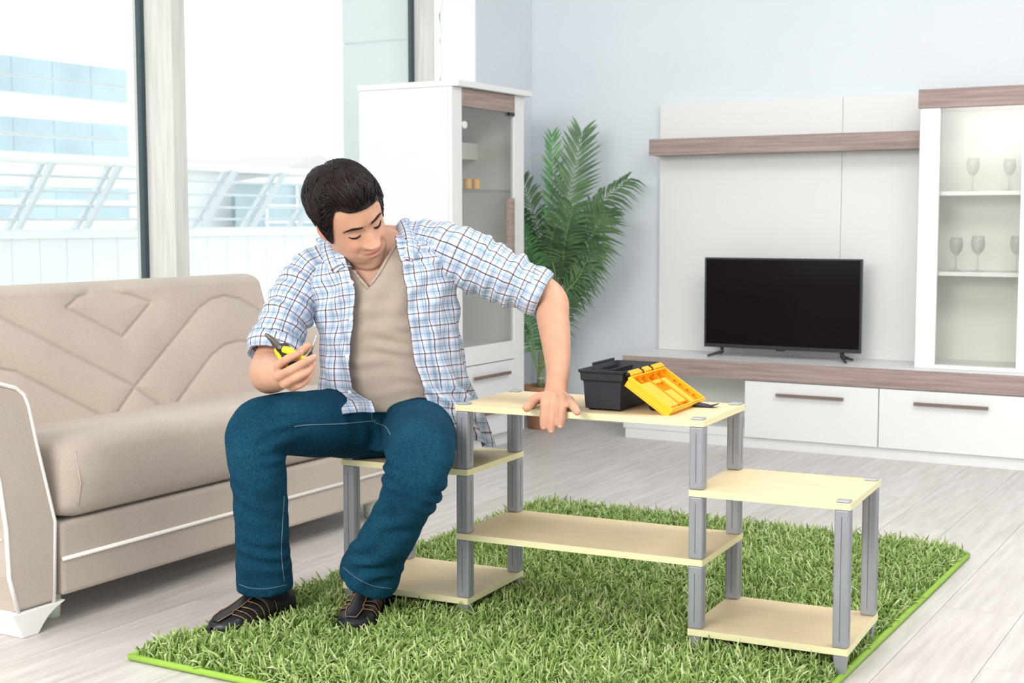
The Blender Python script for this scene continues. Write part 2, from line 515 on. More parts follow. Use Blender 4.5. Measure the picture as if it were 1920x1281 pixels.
# ------------------------------------------------------------------ glass-door cabinet behind the man
K = thing('vitrine_cabinet', 'tall white cabinet with one glass door behind the seated man', 'cabinet', (-3.157, 4.985, 0))
DX, KW = -0.48, 0.615
YA, YB = 0.0795, 0.5245          # door opening between the stiles
box('plinth', 'white_satin', DX + 0.02, -0.03, 0.02, KW - 0.02, 0, 0.05, K)
box('side_panel', 'white_lacquer', DX, -0.02, 0.0, 0.018, 0.0505, 1.580, K, 0.001)
box('side_panel', 'white_lacquer', DX, -0.02, KW - 0.018, KW, 0.0505, 1.580, K, 0.001)
box('back_panel', 'cream_panel', DX, DX + 0.015, 0.0185, KW - 0.0185, 0.0505, 1.580, K)
for y0_, y1_ in ((0.0, 0.079), (0.525, KW)):
    box('stile', 'white_satin', -0.0195, 0.0, y0_, y1_, 0.0505, 1.580, K, 0.0015)
box('oak_rail', 'oak_y', -0.0195, 0.004, YA, YB, 1.502, 1.578, K, 0.0015)
box('cornice', 'white_lacquer', DX - 0.005, 0.035, -0.002, KW + 0.012, 1.5805, 1.606, K, 0.002)
dr = box('glass_door', 'cabinet_glass', -0.012, -0.007, YA + 0.0003, YB - 0.0003, 0.475, 1.5015, K)
box('handle', 'oak_y', -0.0065, 0.018, 0.462, 0.500, 0.86, 1.12, dr, 0.002)
MB().tube([(-0.0068, 0.097, 1.425), (0.006, 0.097, 1.425)], 0.016, 12).build('hinge', 'white_satin', dr, smooth=False)
box('hinge', 'tv_black', -0.0068, 0.004, 0.477, YB - 0.0007, 1.488, 1.501, dr)
box('glass_shelf', 'clear_glass', DX + 0.016, -0.03, 0.019, KW - 0.019, 1.148, 1.156, K)
box('shelf', 'cream_panel', DX + 0.016, -0.24, 0.019, KW - 0.019, 1.30, 1.375, K)
box('bottom_panel', 'white_satin', DX + 0.016, -0.021, 0.0185, KW - 0.0185, 0.44, 0.46, K)
box('rail', 'white_satin', -0.0195, 0.0, YA, YB, 0.39, 0.472, K, 0.001)
for z0, z1 in ((0.225, 0.386), (0.06, 0.221)):
    d = box('drawer', 'white_lacquer', -0.0195, 0.001, YA + 0.0003, YB - 0.0003, z0, z1, K, 0.002)
    zc = (z0 + z1) / 2 + 0.027
    MB().box(0.012, 0.022, 0.15, 0.46, zc - 0.007, zc + 0.007).box(0.0015, 0.0125, 0.17, 0.18, zc - 0.005, zc + 0.005).box(0.0015, 0.0125, 0.43, 0.44, zc - 0.005, zc + 0.005).build('handle', 'handle_brown', d, 0.001)
for k, (yy, lb) in enumerate(((5.200, 'orange candle on the glass shelf, the one touching the door edge'), (5.272, 'orange candle on the glass shelf, the one farther from the door edge'))):
    c_ = thing('candle', lb, 'candle', (-3.215, yy, 1.1565), group='orange candles on the glass shelf')
    MB().lathe([(0.0, 0), (0.016, 0), (0.0175, 0.003), (0.0175, 0.043), (0.016, 0.045), (0.013, 0.042), (0.0, 0.040)], n=28).build('wax', 'candle_orange', c_, smooth=True)
    MB().tube([(0, 0, 0.0405), (0.001, 0, 0.047)], 0.0012, 6).build('wick', 'handle_brown', c_)
# ------------------------------------------------------------------ sofa
SF = thing('sofa', 'beige velvet sofa with quilted back and white piping under the window', 'sofa', (-2.706, 3.165, 0))
def rounded_cushion(name, x0, x1, y0, y1, z0, z1, r, parent, material, top_fn=None, nx=40, ny=90):
    "soft box: rounded grid wrapped around"
    me = bpy.data.meshes.new(name)
    bm = bmesh.new()
    bmesh.ops.create_cube(bm, size=1)
    bmesh.ops.subdivide_edges(bm, edges=bm.edges, cuts=22, use_grid_fill=True)
    for v in bm.verts:
        p = np.array(v.co)
        s = np.array([x1 - x0, y1 - y0, z1 - z0])
        q = p * s
        hb = s / 2 - r
        c = np.clip(q, -hb, hb)
        d = q - c
        n = np.linalg.norm(d)
        if n > 1e-6:
            q = c + d / n * r
        q = q + np.array([(x0 + x1) / 2, (y0 + y1) / 2, (z0 + z1) / 2])
        if top_fn: q = top_fn(q)
        v.co = q
    bm.to_mesh(me)
    bm.free()
    return finish(name, me, material, parent, True)

HL = 0.74           # half length between the arms
base = box('base', 'sofa_fabric', -0.62, 0.0, -HL, HL, 0.074, 0.262, SF, 0.012, 3)
MB().tube([(0.002, -HL, 0.170), (0.002, HL, 0.170)], 0.0055, 8).build('piping', 'sofa_piping', base, smooth=True)
def seat_fn(q):
    q = q.copy()
    f = smoothstep(-0.5, 0.0, q[0])
    if q[2] > 0.36: q[2] -= (1 - f) * 0.035
    if q[0] > -0.1: q[0] += 0.018 * math.sin(math.pi * np.clip((q[2] - 0.26) / 0.2, 0, 1))
    return q
rounded_cushion('seat_cushion', -0.60, 0.005, -HL - 0.0, HL, 0.2625, 0.472, 0.045, SF, 'sofa_fabric', seat_fn)
MB().tube([(0.012, -HL + 0.05, 0.30), (0.0235, -HL + 0.048, 0.36), (0.006, -HL + 0.048, 0.44)], 0.002, 6).build('seam', 'sofa_fabric', SF, smooth=True)

# quilted back: grooves follow the stitching
GP = [[(2.60, 1.06), (2.733, 0.859), (2.787, 0.777), (3.157, 0.208), (3.263, -0.02)],
      [(3.049, -0.02), (3.165, 0.199), (3.547, 0.812), (3.617, 0.883), (3.689, 0.908), (3.768, 0.865), (3.833, 0.772), (3.90, 0.64)],
      [(3.304, -0.02), (3.538, 0.373), (3.618, 0.455), (3.69, 0.476), (3.75, 0.459), (3.90, 0.36)],
      [(2.98, 0.901), (3.036, 0.983), (3.107, 1.012), (3.181, 1.012), (3.265, 0.965), (3.335, 0.897), (3.172, 0.626), (2.98, 0.905)],
      [(2.43, 0.36), (2.56, 0.47), (2.684, 0.464), (2.733, 0.434), (2.778, 0.366), (3.015, -0.02)],
      [(2.43, 0.70), (2.50, 0.83), (2.60, 0.90), (2.70, 0.87), (2.733, 0.859)]]
ny, nz = 520, 120
ys = np.linspace(2.43, 3.905, ny)
# profile of the back: front face up, over the top, down behind
prof = []
for t in np.linspace(0, 1, 130): prof.append((t * 1.0, 'f'))
for t in np.linspace(0, 1, 30)[1:]: prof.append((t, 'r'))
for t in np.linspace(0, 1, 16)[1:]: prof.append((t, 'b'))
segs = []
for pl in GP:
    for a, b in zip(pl[:-1], pl[1:]):
        segs.append((a[0], a[1] * 0.395, b[0], b[1] * 0.395))
P = np.zeros((len(prof), ny, 3))
for i, (t, k) in enumerate(prof):
    if k == 'f':
        xx, zz = -0.454 - 0.13 * t, 0.43 + 0.375 * t * 0.965
    elif k == 'r':
        a = math.pi * t
        cx, cz = -0.584 - 0.075, 0.792
        xx, zz = cx + 0.075 * math.cos(a), cz + 0.034 * math.sin(a) + 0.0
    else:
        xx, zz = -0.734, 0.792 - 0.68 * t
    dist = np.full(ny, 9.0)
    if k != 'b':
        zpat = (t if k == 'f' else 1.0 + 0.05 * t) * 0.395
        for (ya, za, yb, zb) in segs:
            d = np.array([yb - ya, zb - za])
            L2 = d @ d + 1e-9
            u = np.clip(((ys - ya) * d[0] + (zpat - za) * d[1]) / L2, 0, 1)
            dist = np.minimum(dist, np.hypot(ys - ya - u * d[0], zpat - za - u * d[1]))
    puff = 0.011 * (1 - np.exp(-(dist / 0.035))) - 0.0055 * np.exp(-(dist / 0.0042) ** 2) + 0.005
    if k == 'b': puff[:] = 0.012
    if k == 'r': puff = puff * (1 - t) + 0.012 * t
    endf = np.minimum(ys - 2.43, 3.905 - ys)
    rd = 1 - np.clip(1 - endf / 0.035, 0, 1) ** 2
    P[i, :, 0] = xx + (puff if k != 'b' else -puff)
    P[i, :, 1] = ys - 3.165
    P[i, :, 2] = zz + (puff * 0.3 if k != 'b' else 0)
    cx, cz = -0.62, 0.6
    sh = 0.028 * (1 - rd)
    P[i, :, 2] -= sh * (1.0 if zz > 0.7 else 0.0) * 1.0
    P[i, :, 0] += np.where(P[i, :, 0] > -0.64, -1, 1) * sh
finish('backrest', grid_mesh('backrest', P, caps=False), 'sofa_fabric', SF, True)
for yy in (-0.735, 0.74):
    MB().prism([(p[0], p[2]) for p in P[::4, 0 if yy < 0 else -1]], 1, yy - 0.0, yy + 0.0005).build('backrest_end', 'sofa_fabric', SF)

def arm(sgn):
    "flared arm; panel outline in (y, z) with y outward from the sofa centre"
    inn = [(0.767, 0.066), (0.757, 0.27), (0.806, 0.467), (0.829, 0.570), (0.842, 0.600)]
    top = [(0.866, 0.618), (0.912, 0.632), (0.96, 0.628), (0.990, 0.60), (0.985, 0.55)]
    out = [(0.945, 0.47), (0.922, 0.40), (0.906, 0.28), (0.902, 0.158), (0.878, 0.066)]
    poly = inn + top + out
    cy, cz = 0.86, 0.35
    a = MB()
    me = []
    xs = [(-0.74, 1.0), (-0.02, 1.0), (-0.006, 0.992), (0.0, 0.965)]
    vs, fs = [], []
    n = len(poly)
    for x_, s_ in xs:
        for (y_, z_) in poly:
            vs.append((x_, sgn * (cy + (y_ - cy) * s_), cz + (z_ - cz) * s_))
    for i in range(len(xs) - 1):
        for k in range(n):
            fs.append((i * n + k, i * n + (k + 1) % n, (i + 1) * n + (k + 1) % n, (i + 1) * n + k))
    fs += [tuple(range(n)), tuple(range(3 * n, 4 * n))]
    ar = a.add(vs, fs).build('arm', 'sofa_fabric', SF)
    MB().tube([(-0.002, sgn * y_, z_) for y_, z_ in poly], 0.0055, 8).build('piping', 'sofa_piping', ar, smooth=True)
    # horizontal seams on the outer side
    for zz, yo in ((0.25, 0.906), (0.36, 0.916)):
        MB().tube([(-0.70, sgn * yo, zz), (-0.02, sgn * yo, zz)], 0.004, 6).build('piping', 'sofa_piping', ar, smooth=True)
    # bracket foot
    ft = [(0.731, 0.0655), (0.768, 0.050), (0.79, 0.036), (0.808, 0.018), (0.822, 0.0), (0.872, 0.0), (0.885, 0.03), (0.905, 0.0655)]
    MB().prism([(sgn * p[0], p[1]) for p in ft], 0, -0.10, 0.004).build('bracket_foot', 'sofa_foot', SF, 0.003)
    MB().prism([(sgn * p[0], p[1]) for p in ft], 0, -0.72, -0.62).build('bracket_foot', 'sofa_foot', SF, 0.003)
    MB().lathe([(0.018, 0.0), (0.020, 0.003), (0.024, 0.0735)], (-0.085, sgn * 0.70, 0), 16).build('leg', 'sofa_foot_plastic', SF, smooth=True)
arm(-1)
arm(1)

# ------------------------------------------------------------------ palm
PT = thing('potted_palm', 'green areca palm in a terracotta pot against the blue wall', 'plant', (-3.27, 5.98, 0))
MB().lathe([(0.0, 0.0), (0.066, 0.0), (0.070, 0.004), (0.092, 0.165), (0.100, 0.168), (0.102, 0.205), (0.099, 0.21), (0.091, 0.208), (0.088, 0.18), (0.0, 0.18)], n=36).build('pot', 'terracotta', PT, smooth=True)
MB().lathe([(0.087, 0.1805), (0.06, 0.192), (0.0, 0.195)], n=24).build('soil', 'soil', PT, smooth=True)
def cane(x0, y0, x1, y1, zt, r):
    pts = [(x0 + (x1 - x0) * t, y0 + (y1 - y0) * t, 0.19 + (zt - 0.19) * t) for t in np.linspace(0, 1, 8)]
    c_ = MB().tube(pts, np.linspace(r, r * 0.7, 8), 10).build('cane', 'palm_cane', PT, smooth=True)
    for t in (0.15, 0.32, 0.52, 0.74):
        p = V(x0 + (x1 - x0) * t, y0 + (y1 - y0) * t, 0.19 + (zt - 0.19) * t)
        MB().tube([p - (0, 0, 0.003), p + (0, 0, 0.003)], r * 1.08, 10).build('node_ring', 'cane_ring', c_, smooth=True)
cane(-0.010, 0.0, 0.0, 0.0, 0.56, 0.017)
cane(0.03, 0.02, 0.06, 0.03, 0.70, 0.011)
cane(-0.02, 0.03, -0.03, 0.03, 0.60, 0.010)
PO = V(-3.27, 5.98, 0)

def frond(px_pts, dpt, ll, leaf='palm_leaf', n=34, droop=0.35, wid=0.0085, start=0.2, side=(1, 1), seed=0, normal=None):
    "midrib through photo points at given depths; leaflets both sides"
    rr = random.Random(seed)
    ctrl = [at(x_, y_, d_) - PO for (x_, y_), d_ in zip(px_pts, dpt)]
    # Catmull-Rom
    pts = []
    cc = [2 * ctrl[0] - ctrl[1]] + ctrl + [2 * ctrl[-1] - ctrl[-2]]
    for i in range(1, len(cc) - 2):
        for t in np.linspace(0, 1, 9)[:-1]:
            p0, p1, p2, p3 = cc[i - 1:i + 3]
            pts.append(0.5 * (2 * p1 + (p2 - p0) * t + (2 * p0 - 5 * p1 + 4 * p2 - p3) * t * t + (3 * p1 - p0 - 3 * p2 + p3) * t ** 3))
    pts.append(ctrl[-1])
    pts = np.array(pts)
    f_ = MB().tube(pts, np.linspace(0.0055, 0.0012, len(pts)), 6).build('frond', 'palm_stem', PT, smooth=True)
    sl = np.concatenate([[0], np.cumsum(np.linalg.norm(np.diff(pts, axis=0), axis=1))])
    Lr = sl[-1]
    mb = MB()
    nrm0 = V(*(normal if normal else (0.35, -0.75, 0.55)))
    n = int(n * 0.8)
    for sd in (-1, 1):
        for k in range(n):
            t = start + (1 - start) * (k + rr.uniform(-0.2, 0.2) + (0.25 if sd > 0 else 0)) / n
            t = min(max(t, 0), 0.995)
            p = np.array([np.interp(t * Lr, sl, pts[:, j]) for j in range(3)])
            q = np.array([np.interp(min(t + 0.03, 1) * Lr, sl, pts[:, j]) for j in range(3)])
            q0 = np.array([np.interp(max(t - 0.03, 0) * Lr, sl, pts[:, j]) for j in range(3)])
            tg = (q - q0) / (np.linalg.norm(q - q0) + 1e-9)
            nn = nrm0 - tg * (nrm0 @ tg)
            nn /= np.linalg.norm(nn)
            sdv = np.cross(tg, nn) * sd
            u = (t - start) / (1 - start)
            l_ = ll * side[0 if sd < 0 else 1] * (0.55 + 0.6 * math.sin(math.pi * (0.12 + 0.72 * u)) - 0.15 * u) * rr.uniform(0.88, 1.1)
            ang = math.radians(62 - 30 * u + rr.uniform(-5, 5))
            dr_ = tg * math.cos(ang) + sdv * math.sin(ang) + nn * rr.uniform(0.05, 0.3)
            dr_ /= np.linalg.norm(dr_)
            wv = np.cross(dr_, nn)
            wv /= np.linalg.norm(wv)
            w_ = wid * 0.82 * rr.uniform(0.85, 1.15)
            vs = []
            for (s_, ww) in ((0, 0.25), (0.25, 1.0), (0.6, 0.85), (1.0, 0.02)):
                c0 = p + dr_ * l_ * s_ + V(0, 0, -1) * droop * l_ * s_ * s_
                vs += [c0 - wv * w_ * ww + nn * w_ * ww * 0.35, c0, c0 + wv * w_ * ww + nn * w_ * ww * 0.35]
            fs = []
            for i in range(3):
                for j in range(2):
                    a_ = i * 3 + j
                    fs.append((a_, a_ + 1, a_ + 4, a_ + 3))
            mb.add(vs, fs)
    o = mb.build('leaflets', leaf, f_, smooth=True)
    return f_

D0 = 6.80
frond([(1040, 560), (1037, 450), (1036, 360), (1034, 250)], [6.78, 6.76, 6.74, 6.70], 0.115, 'palm_leaf_bright', 34, 0.15, seed=1, normal=(0.9, -0.4, 0.1))
frond([(1042, 560), (1050, 450), (1072, 350), (1092, 246)], [6.78, 6.74, 6.72, 6.72], 0.165, 'palm_leaf', 38, 0.10, seed=2, wid=0.010)
frond([(1045, 540), (1080, 440), (1125, 380), (1178, 335)], [6.78, 6.74, 6.72, 6.70], 0.155, 'palm_leaf', 38, 0.55, seed=3)
frond([(1042, 560), (1015, 470), (1000, 400), (978, 335)], [6.78, 6.78, 6.76, 6.76], 0.15, 'palm_leaf', 32, 0.4, seed=4)
frond([(1045, 545), (1070, 500), (1105, 450), (1135, 395)], [6.78, 6.68, 6.6, 6.55], 0.19, 'palm_leaf', 38, 0.35, seed=5, wid=0.010)
frond([(1045, 550), (1055, 500), (1060, 450), (1075, 385)], [6.76, 6.64, 6.56, 6.5], 0.20, 'palm_leaf', 36, 0.45, seed=6, wid=0.010)
frond([(1040, 560), (1010, 500), (985, 450), (975, 400)], [6.78, 6.70, 6.62, 6.56], 0.16, 'palm_leaf', 34, 0.5, seed=7)
frond([(1035, 600), (1010, 540), (990, 480), (978, 430)], [6.76, 6.64, 6.58, 6.54], 0.15, 'palm_leaf_bright', 34, 0.55, seed=8)
frond([(1040, 590), (1052, 560), (1085, 520), (1108, 470)], [6.78, 6.66, 6.58, 6.56], 0.15, 'palm_leaf', 30, 0.5, seed=9)
frond([(1020, 690), (1050, 600), (1068, 530), (1076, 470)], [6.80, 6.82, 6.82, 6.82], 0.075, 'palm_leaf', 26, 0.3, seed=10, normal=(0.9, -0.4, 0.1))
frond([(1015, 690), (1045, 620), (1062, 575), (1095, 535)], [6.80, 6.80, 6.80, 6.80], 0.11, 'palm_leaf', 26, 0.6, seed=11)
frond([(1005, 680), (995, 620), (985, 590), (975, 585)], [6.76, 6.70, 6.66, 6.62], 0.10, 'palm_leaf_bright', 20, 0.6, seed=12)
frond([(1010, 700), (990, 640), (980, 612), (972, 600)], [6.76, 6.7, 6.66, 6.62], 0.05, 'palm_leaf', 12, 0.6, seed=13, start=0.6)
frond([(1044, 560), (1040, 510), (1032, 470), (1040, 430)], [6.76, 6.66, 6.6, 6.52], 0.16, 'palm_leaf', 30, 0.5, seed=14)
frond([(1044, 560), (1062, 540), (1090, 505), (1125, 455)], [6.76, 6.7, 6.62, 6.55], 0.16, 'palm_leaf', 30, 0.6, seed=15)
# ------------------------------------------------------------------ rug
mat('rug_base', (0.20, 0.42, 0.05), 0.9, var=0.2, scale=40)
mat('rug_binding', (0.30, 0.50, 0.06), 0.8, bump=0.3, bscale=300)
def pile_material():
    mt = bpy.data.materials.new('rug_pile')
    mt.use_nodes = True
    N, L = mt.node_tree.nodes, mt.node_tree.links
    b = N['Principled BSDF']
    b.inputs['Roughness'].default_value = 0.55
    b.inputs['Specular IOR Level'].default_value = 0.35
    a = N.new('ShaderNodeAttribute')
    a.attribute_name = 'tint'
    L.new(a.outputs['Color'], b.inputs['Base Color'])
    MATS['rug_pile'] = mt
pile_material()
RX0, RX1, RY0, RY1 = -2.352, -0.872, 2.302, 4.285
RU = thing('shaggy_rug', 'grass green shaggy rug under the shelf unit', 'rug', ((RX0 + RX1) / 2, (RY0 + RY1) / 2, 0))
hx, hy = (RX1 - RX0) / 2, (RY1 - RY0) / 2
box('backing', 'rug_base', -hx + 0.008, hx - 0.008, -hy + 0.008, hy - 0.008, 0.0, 0.010, RU)
bd = MB()
cs = [(-hx, -hy), (hx, -hy), (hx, hy), (-hx, hy)]
for i in range(4):
    a_, b_ = V(*cs[i], 0.0085), V(*cs[(i + 1) % 4], 0.0085)
    bd.tube([a_ + (b_ - a_) * t for t in np.linspace(0, 1, 12)], 0.0080, 8)
bd.build('binding', 'rug_binding', RU, smooth=True)

SHOE_R = (V(-2.247, 2.768), V(-2.279, 2.500), 0.055)     # heel, toe, half width
SHOE_L = (V(-2.100, 2.945), V(-2.005, 2.690), 0.055)
def rug_pile(n=42000):
    r = RNG
    x = r.uniform(-hx + 0.006, hx - 0.006, n)
    y = r.uniform(-hy + 0.006, hy - 0.006, n)
    X, Y = x + (RX0 + RX1) / 2, y + (RY0 + RY1) / 2
    keep = np.ones(n, bool)
    press = np.ones(n)
    for a, b, hw in (SHOE_R, SHOE_L):
        d = b - a
        u = np.clip(((X - a[0]) * d[0] + (Y - a[1]) * d[1]) / (d @ d), 0, 1)
        ds = np.hypot(X - a[0] - u * d[0], Y - a[1] - u * d[1])
        keep &= ds > hw - 0.010
        press = np.minimum(press, 0.35 + 0.65 * smoothstep(hw - 0.01, hw + 0.03, ds))
    for (px_, py_) in FEET_XY:
        keep &= (np.abs(X - px_) > 0.017) | (np.abs(Y - py_) > 0.017)
    x, y, press = x[keep], y[keep], press[keep]
    n = len(x)
    # tufts lean in patches
    fx = np.sin(x * 9 + 1.3) + np.sin(y * 7.1 + x * 4) + 0.8 * np.sin(x * 23 - y * 17)
    az = fx * 1.1 + r.normal(0, 1.7, n)
    lean = np.clip(r.normal(0.72, 0.36, n), 0.05, 1.45)
    ln = np.clip(r.normal(0.050, 0.010, n), 0.02, 0.072) * press
    ed = np.minimum(np.minimum(x + hx, hx - x), np.minimum(y + hy, hy - y))
    ln *= 0.55 + 0.45 * smoothstep(0.01, 0.05, ed)
    wd = r.uniform(0.0016, 0.0028, n)
    d = np.stack([np.cos(az), np.sin(az)], 1)
    # keep edge strands from spreading far off the rug
    px_ = np.stack([x, y], 1)
    K = 5
    rings = []
    tw = r.uniform(0, 6.28, n)
    curl = r.normal(0, 0.9, n)
    pos = np.stack([x, y, np.full(n, 0.009)], 1)
    ang = lean * 0.35
    azk = az.copy()
    step = ln / (K - 1)
    for k in range(K):
        ww = wd * (1.0, 1.05, 1.05, 1.0, 0.6)[k]
        dirv = np.stack([np.sin(ang) * np.cos(azk), np.sin(ang) * np.sin(azk), np.cos(ang)], 1)
        s1 = np.stack([-np.sin(azk + tw * 0), np.cos(azk), np.zeros(n)], 1)
        s2 = np.cross(dirv, s1)
        for j in range(3):
            th = tw + j * 2.0944
            rings.append(pos + (np.cos(th) * ww)[:, None] * s1 + (np.sin(th) * ww)[:, None] * s2)
        pos = pos + dirv * step[:, None]
        ang = ang + lean * 0.38
        azk = azk + curl * 0.5
    Vt = np.stack(rings, 1).reshape(n, K * 3, 3)
    Vt[:, :, 2] = np.maximum(Vt[:, :, 2], 0.006)
    # under the two lowest boards the pile is pressed down
    WX, WY = Vt[:, :, 0] + (RX0 + RX1) / 2 - SO[0], Vt[:, :, 1] + (RY0 + RY1) / 2 - SO[1]
    uu, vv = WX * math.cos(SA) + WY * math.sin(SA), -WX * math.sin(SA) + WY * math.cos(SA)
    under = (vv > -0.006) & (vv < DD + 0.006) & (((uu > -RR - 0.006) & (uu < PP + 0.006)) | ((uu > LL - PP - 0.006) & (uu < LL + RR + 0.006)))
    Vt[:, :, 2] = np.where(under, np.minimum(Vt[:, :, 2], 0.030 + Vt[:, :, 2] * 0.35), Vt[:, :, 2])
    fl_ = []
    for k in range(K - 1):
        for j in range(3):
            a_, b_ = k * 3 + j, k * 3 + (j + 1) % 3
            fl_.append((a_, b_, b_ + 3, a_ + 3))
    fl_ = np.array(fl_)
    F_ = (fl_[None] + (np.arange(n) * K * 3)[:, None, None]).reshape(-1, 4)
    T_ = np.array([[(K - 1) * 3, (K - 1) * 3 + 1, (K - 1) * 3 + 2]])[None] + (np.arange(n) * K * 3)[:, None, None]
    T_ = T_.reshape(-1, 3)
    me = bpy.data.meshes.new('pile')
    nv = n * K * 3
    me.vertices.add(nv)
    me.vertices.foreach_set('co', Vt.reshape(-1))
    nl = len(F_) * 4 + len(T_) * 3
    me.loops.add(nl)
    me.loops.foreach_set('vertex_index', np.concatenate([F_.ravel(), T_.ravel()]).astype(np.int32))
    npoly = len(F_) + len(T_)
    me.polygons.add(npoly)
    ls = np.concatenate([np.arange(len(F_)) * 4, len(F_) * 4 + np.arange(len(T_)) * 3]).astype(np.int32)
    me.polygons.foreach_set('loop_start', ls)
    me.update(calc_edges=True)
    # one colour per strand
    u = r.random(n)
    c0, c1, c2 = V(0.135, 0.245, 0.040), V(0.34, 0.475, 0.125), V(0.62, 0.71, 0.36)
    col = np.where(u[:, None] < 0.55, c0 + (c1 - c0) * (u / 0.55)[:, None], c1 + (c2 - c1) * ((u - 0.55) / 0.45)[:, None])
    ca = me.color_attributes.new('tint', 'FLOAT_COLOR', 'POINT')
    ca.data.foreach_set('color', np.repeat(np.concatenate([col, np.ones((n, 1))], 1), K * 3, axis=0).ravel())
    o = finish('pile', me, 'rug_pile', RU, True)
    o['kind'] = 'stuff'

# ------------------------------------------------------------------ shelf unit
mat('maple', (0.76, 0.63, 0.40), 0.42, spec=0.35, col2=(0.72, 0.575, 0.35), scale=5, stretch=(1, 9, 9), contrast=(0.3, 0.7))
mat('maple_edge', (0.80, 0.74, 0.44), 0.45, spec=0.35)
mat('post_grey', (0.33, 0.34, 0.365), 0.45, metal=0.2, spec=0.4, var=0.10, scale=60, stretch=(1, 1, 0.25), bump=0.08, bscale=500)
mat('post_groove', (0.15, 0.155, 0.165), 0.6)
mat('cap_grey', (0.40, 0.41, 0.44), 0.4, metal=0.3)
SO, SA = V(-1.837, 2.910, 0), 0.0639
SH = thing('shelf_unit', 'pale maple shelf unit with grey posts standing on the green rug', 'shelf', tuple(SO), SA)
LL, RR, DD, PP, TT = 0.6442, 0.3376, 0.3205, 0.034, 0.0155
ZL = (0.0741, 0.2387, 0.4011, 0.5635)
FEET_XY = []
def sh2w(u, v):
    c, s = math.cos(SA), math.sin(SA)
    return (SO[0] + u * c - v * s, SO[1] + u * s + v * c)
def board(u0, u1, z):
    b_ = box('board', 'maple', u0, u1, 0, DD, z - TT, z, SH, 0.0008)
    e = MB()
    e.box(u0 + 0.0, u1 - 0.0, -0.0012, 0.0003, z - TT + 0.0003, z - 0.0003).box(u0, u1, DD - 0.0003, DD + 0.0012, z - TT + 0.0003, z - 0.0003)
    e.box(u0 - 0.0012, u0 + 0.0003, 0, DD, z - TT + 0.0003, z - 0.0003).box(u1 - 0.0003, u1 + 0.0012, 0, DD, z - TT + 0.0003, z - 0.0003)
    e.build('edge_band', 'maple_edge', b_)
board(0.0, LL, ZL[3])
board(0.0, LL, ZL[1])
for z in (ZL[0], ZL[2]):
    board(-RR, PP - 0.002, z)
    board(LL - PP + 0.002, LL + RR, z)
def post(u, v, z0, z1):
    p_ = box('post', 'post_grey', u, u + PP, v, v + PP, z0, z1, SH, 0.0045, 3)
    g = MB()
    zc0, zc1 = z0 + 0.016, z1 - 0.016
    g.box(u + PP * 0.46, u + PP * 0.52, v - 0.0004, v + 0.001, zc0, zc1)
    g.box(u - 0.0004, u + 0.001, v + PP * 0.46, v + PP * 0.52, zc0, zc1)
    g.box(u + PP - 0.001, u + PP + 0.0004, v + PP * 0.46, v + PP * 0.52, zc0, zc1)
    g.build('groove', 'post_groove', p_)
def foot(u, v):
    c = PP / 2
    f_ = MB()
    a, b = 0.0145, 0.010
    vs = [(u + c + sx * s, v + c + sy * s, z) for s, z in ((b, 0.0105), (a, 0.05), (a, ZL[0] - TT)) for sx, sy in ((-1, -1), (1, -1), (1, 1), (-1, 1))]
    fs = [(0, 1, 2, 3), (8, 9, 10, 11)] + [(i * 4 + k, i * 4 + (k + 1) % 4, i * 4 + 4 + (k + 1) % 4, i * 4 + 4 + k) for i in range(2) for k in range(4)]
    f_.add(vs, fs).build('foot', 'post_grey', SH, 0.002)
    FEET_XY.append(sh2w(u + c, v + c))
for v in (0.001, DD - PP - 0.001):
    for u in (0.0, LL - PP):
        post(u, v, ZL[0], ZL[1] - TT)
        post(u, v, ZL[1], ZL[2] - TT)
        post(u, v, ZL[2], ZL[3] - TT)
        foot(u, v)
    for u in (-RR + 0.001, LL + RR - PP - 0.001):
        post(u, v, ZL[0], ZL[2] - TT)
        foot(u, v)
def cap(u, v, z):
    box('post_cap', 'cap_grey', u, u + PP - 0.004, v, v + PP - 0.006, z + 0.0002, z + 0.0045, SH, 0.0015)
for v in (0.002, DD - PP + 0.003):
    cap(0.002, v, ZL[3])
    cap(LL - PP + 0.002, v, ZL[3])
    cap(LL + RR - PP + 0.002, v, ZL[2])
    cap(-RR + 0.002, v, ZL[2])
rug_pile()

# ------------------------------------------------------------------ toolbox
mat('toolbox_black', (0.018, 0.020, 0.026), 0.5, spec=0.3, bump=0.1, bscale=400)
mat('toolbox_yellow', (0.93, 0.47, 0.008), 0.38, spec=0.4)
mat('toolbox_orange', (0.90, 0.36, 0.006), 0.4, spec=0.4)
TA = math.radians(4)
TB = thing('toolbox', 'open black plastic toolbox with yellow compartment lid on the top shelf', 'toolbox', (-1.466, 2.985, ZL[3] + 0.001), TA)
W_, L_, H_ = 0.088, 0.215, 0.0985
def ring_box(w0, l0, z, y0=0.0):
    return [(-w0 / 2, y0, z), (w0 / 2, y0, z), (w0 / 2, y0 + l0, z), (-w0 / 2, y0 + l0, z)]
t_ = MB()
lev = [(0.090, 0.220, 0.004, -0.001), (0.098, 0.232, 0.070, -0.006), (0.108, 0.242, 0.073, -0.011), (0.110, 0.244, 0.090, -0.012), (0.116, 0.250, 0.092, -0.015), (0.118, 0.252, 0.0985, -0.016),
       (0.112, 0.246, 0.0985, -0.013), (0.094, 0.226, 0.070, -0.003), (0.085, 0.214, 0.007, 0.002)]
vs = []
for a, b, z, y0 in lev: vs += ring_box(a, b, z, y0)
fs = [(0, 1, 2, 3), tuple(range(len(vs) - 4, len(vs)))]
for i in range(len(lev) - 1):
    fs += [(i * 4 + k, i * 4 + (k + 1) % 4, i * 4 + 4 + (k + 1) % 4, i * 4 + 4 + k) for k in range(4)]
t_.add(vs, fs).build('tub', 'toolbox_black', TB, 0.0025, 2)
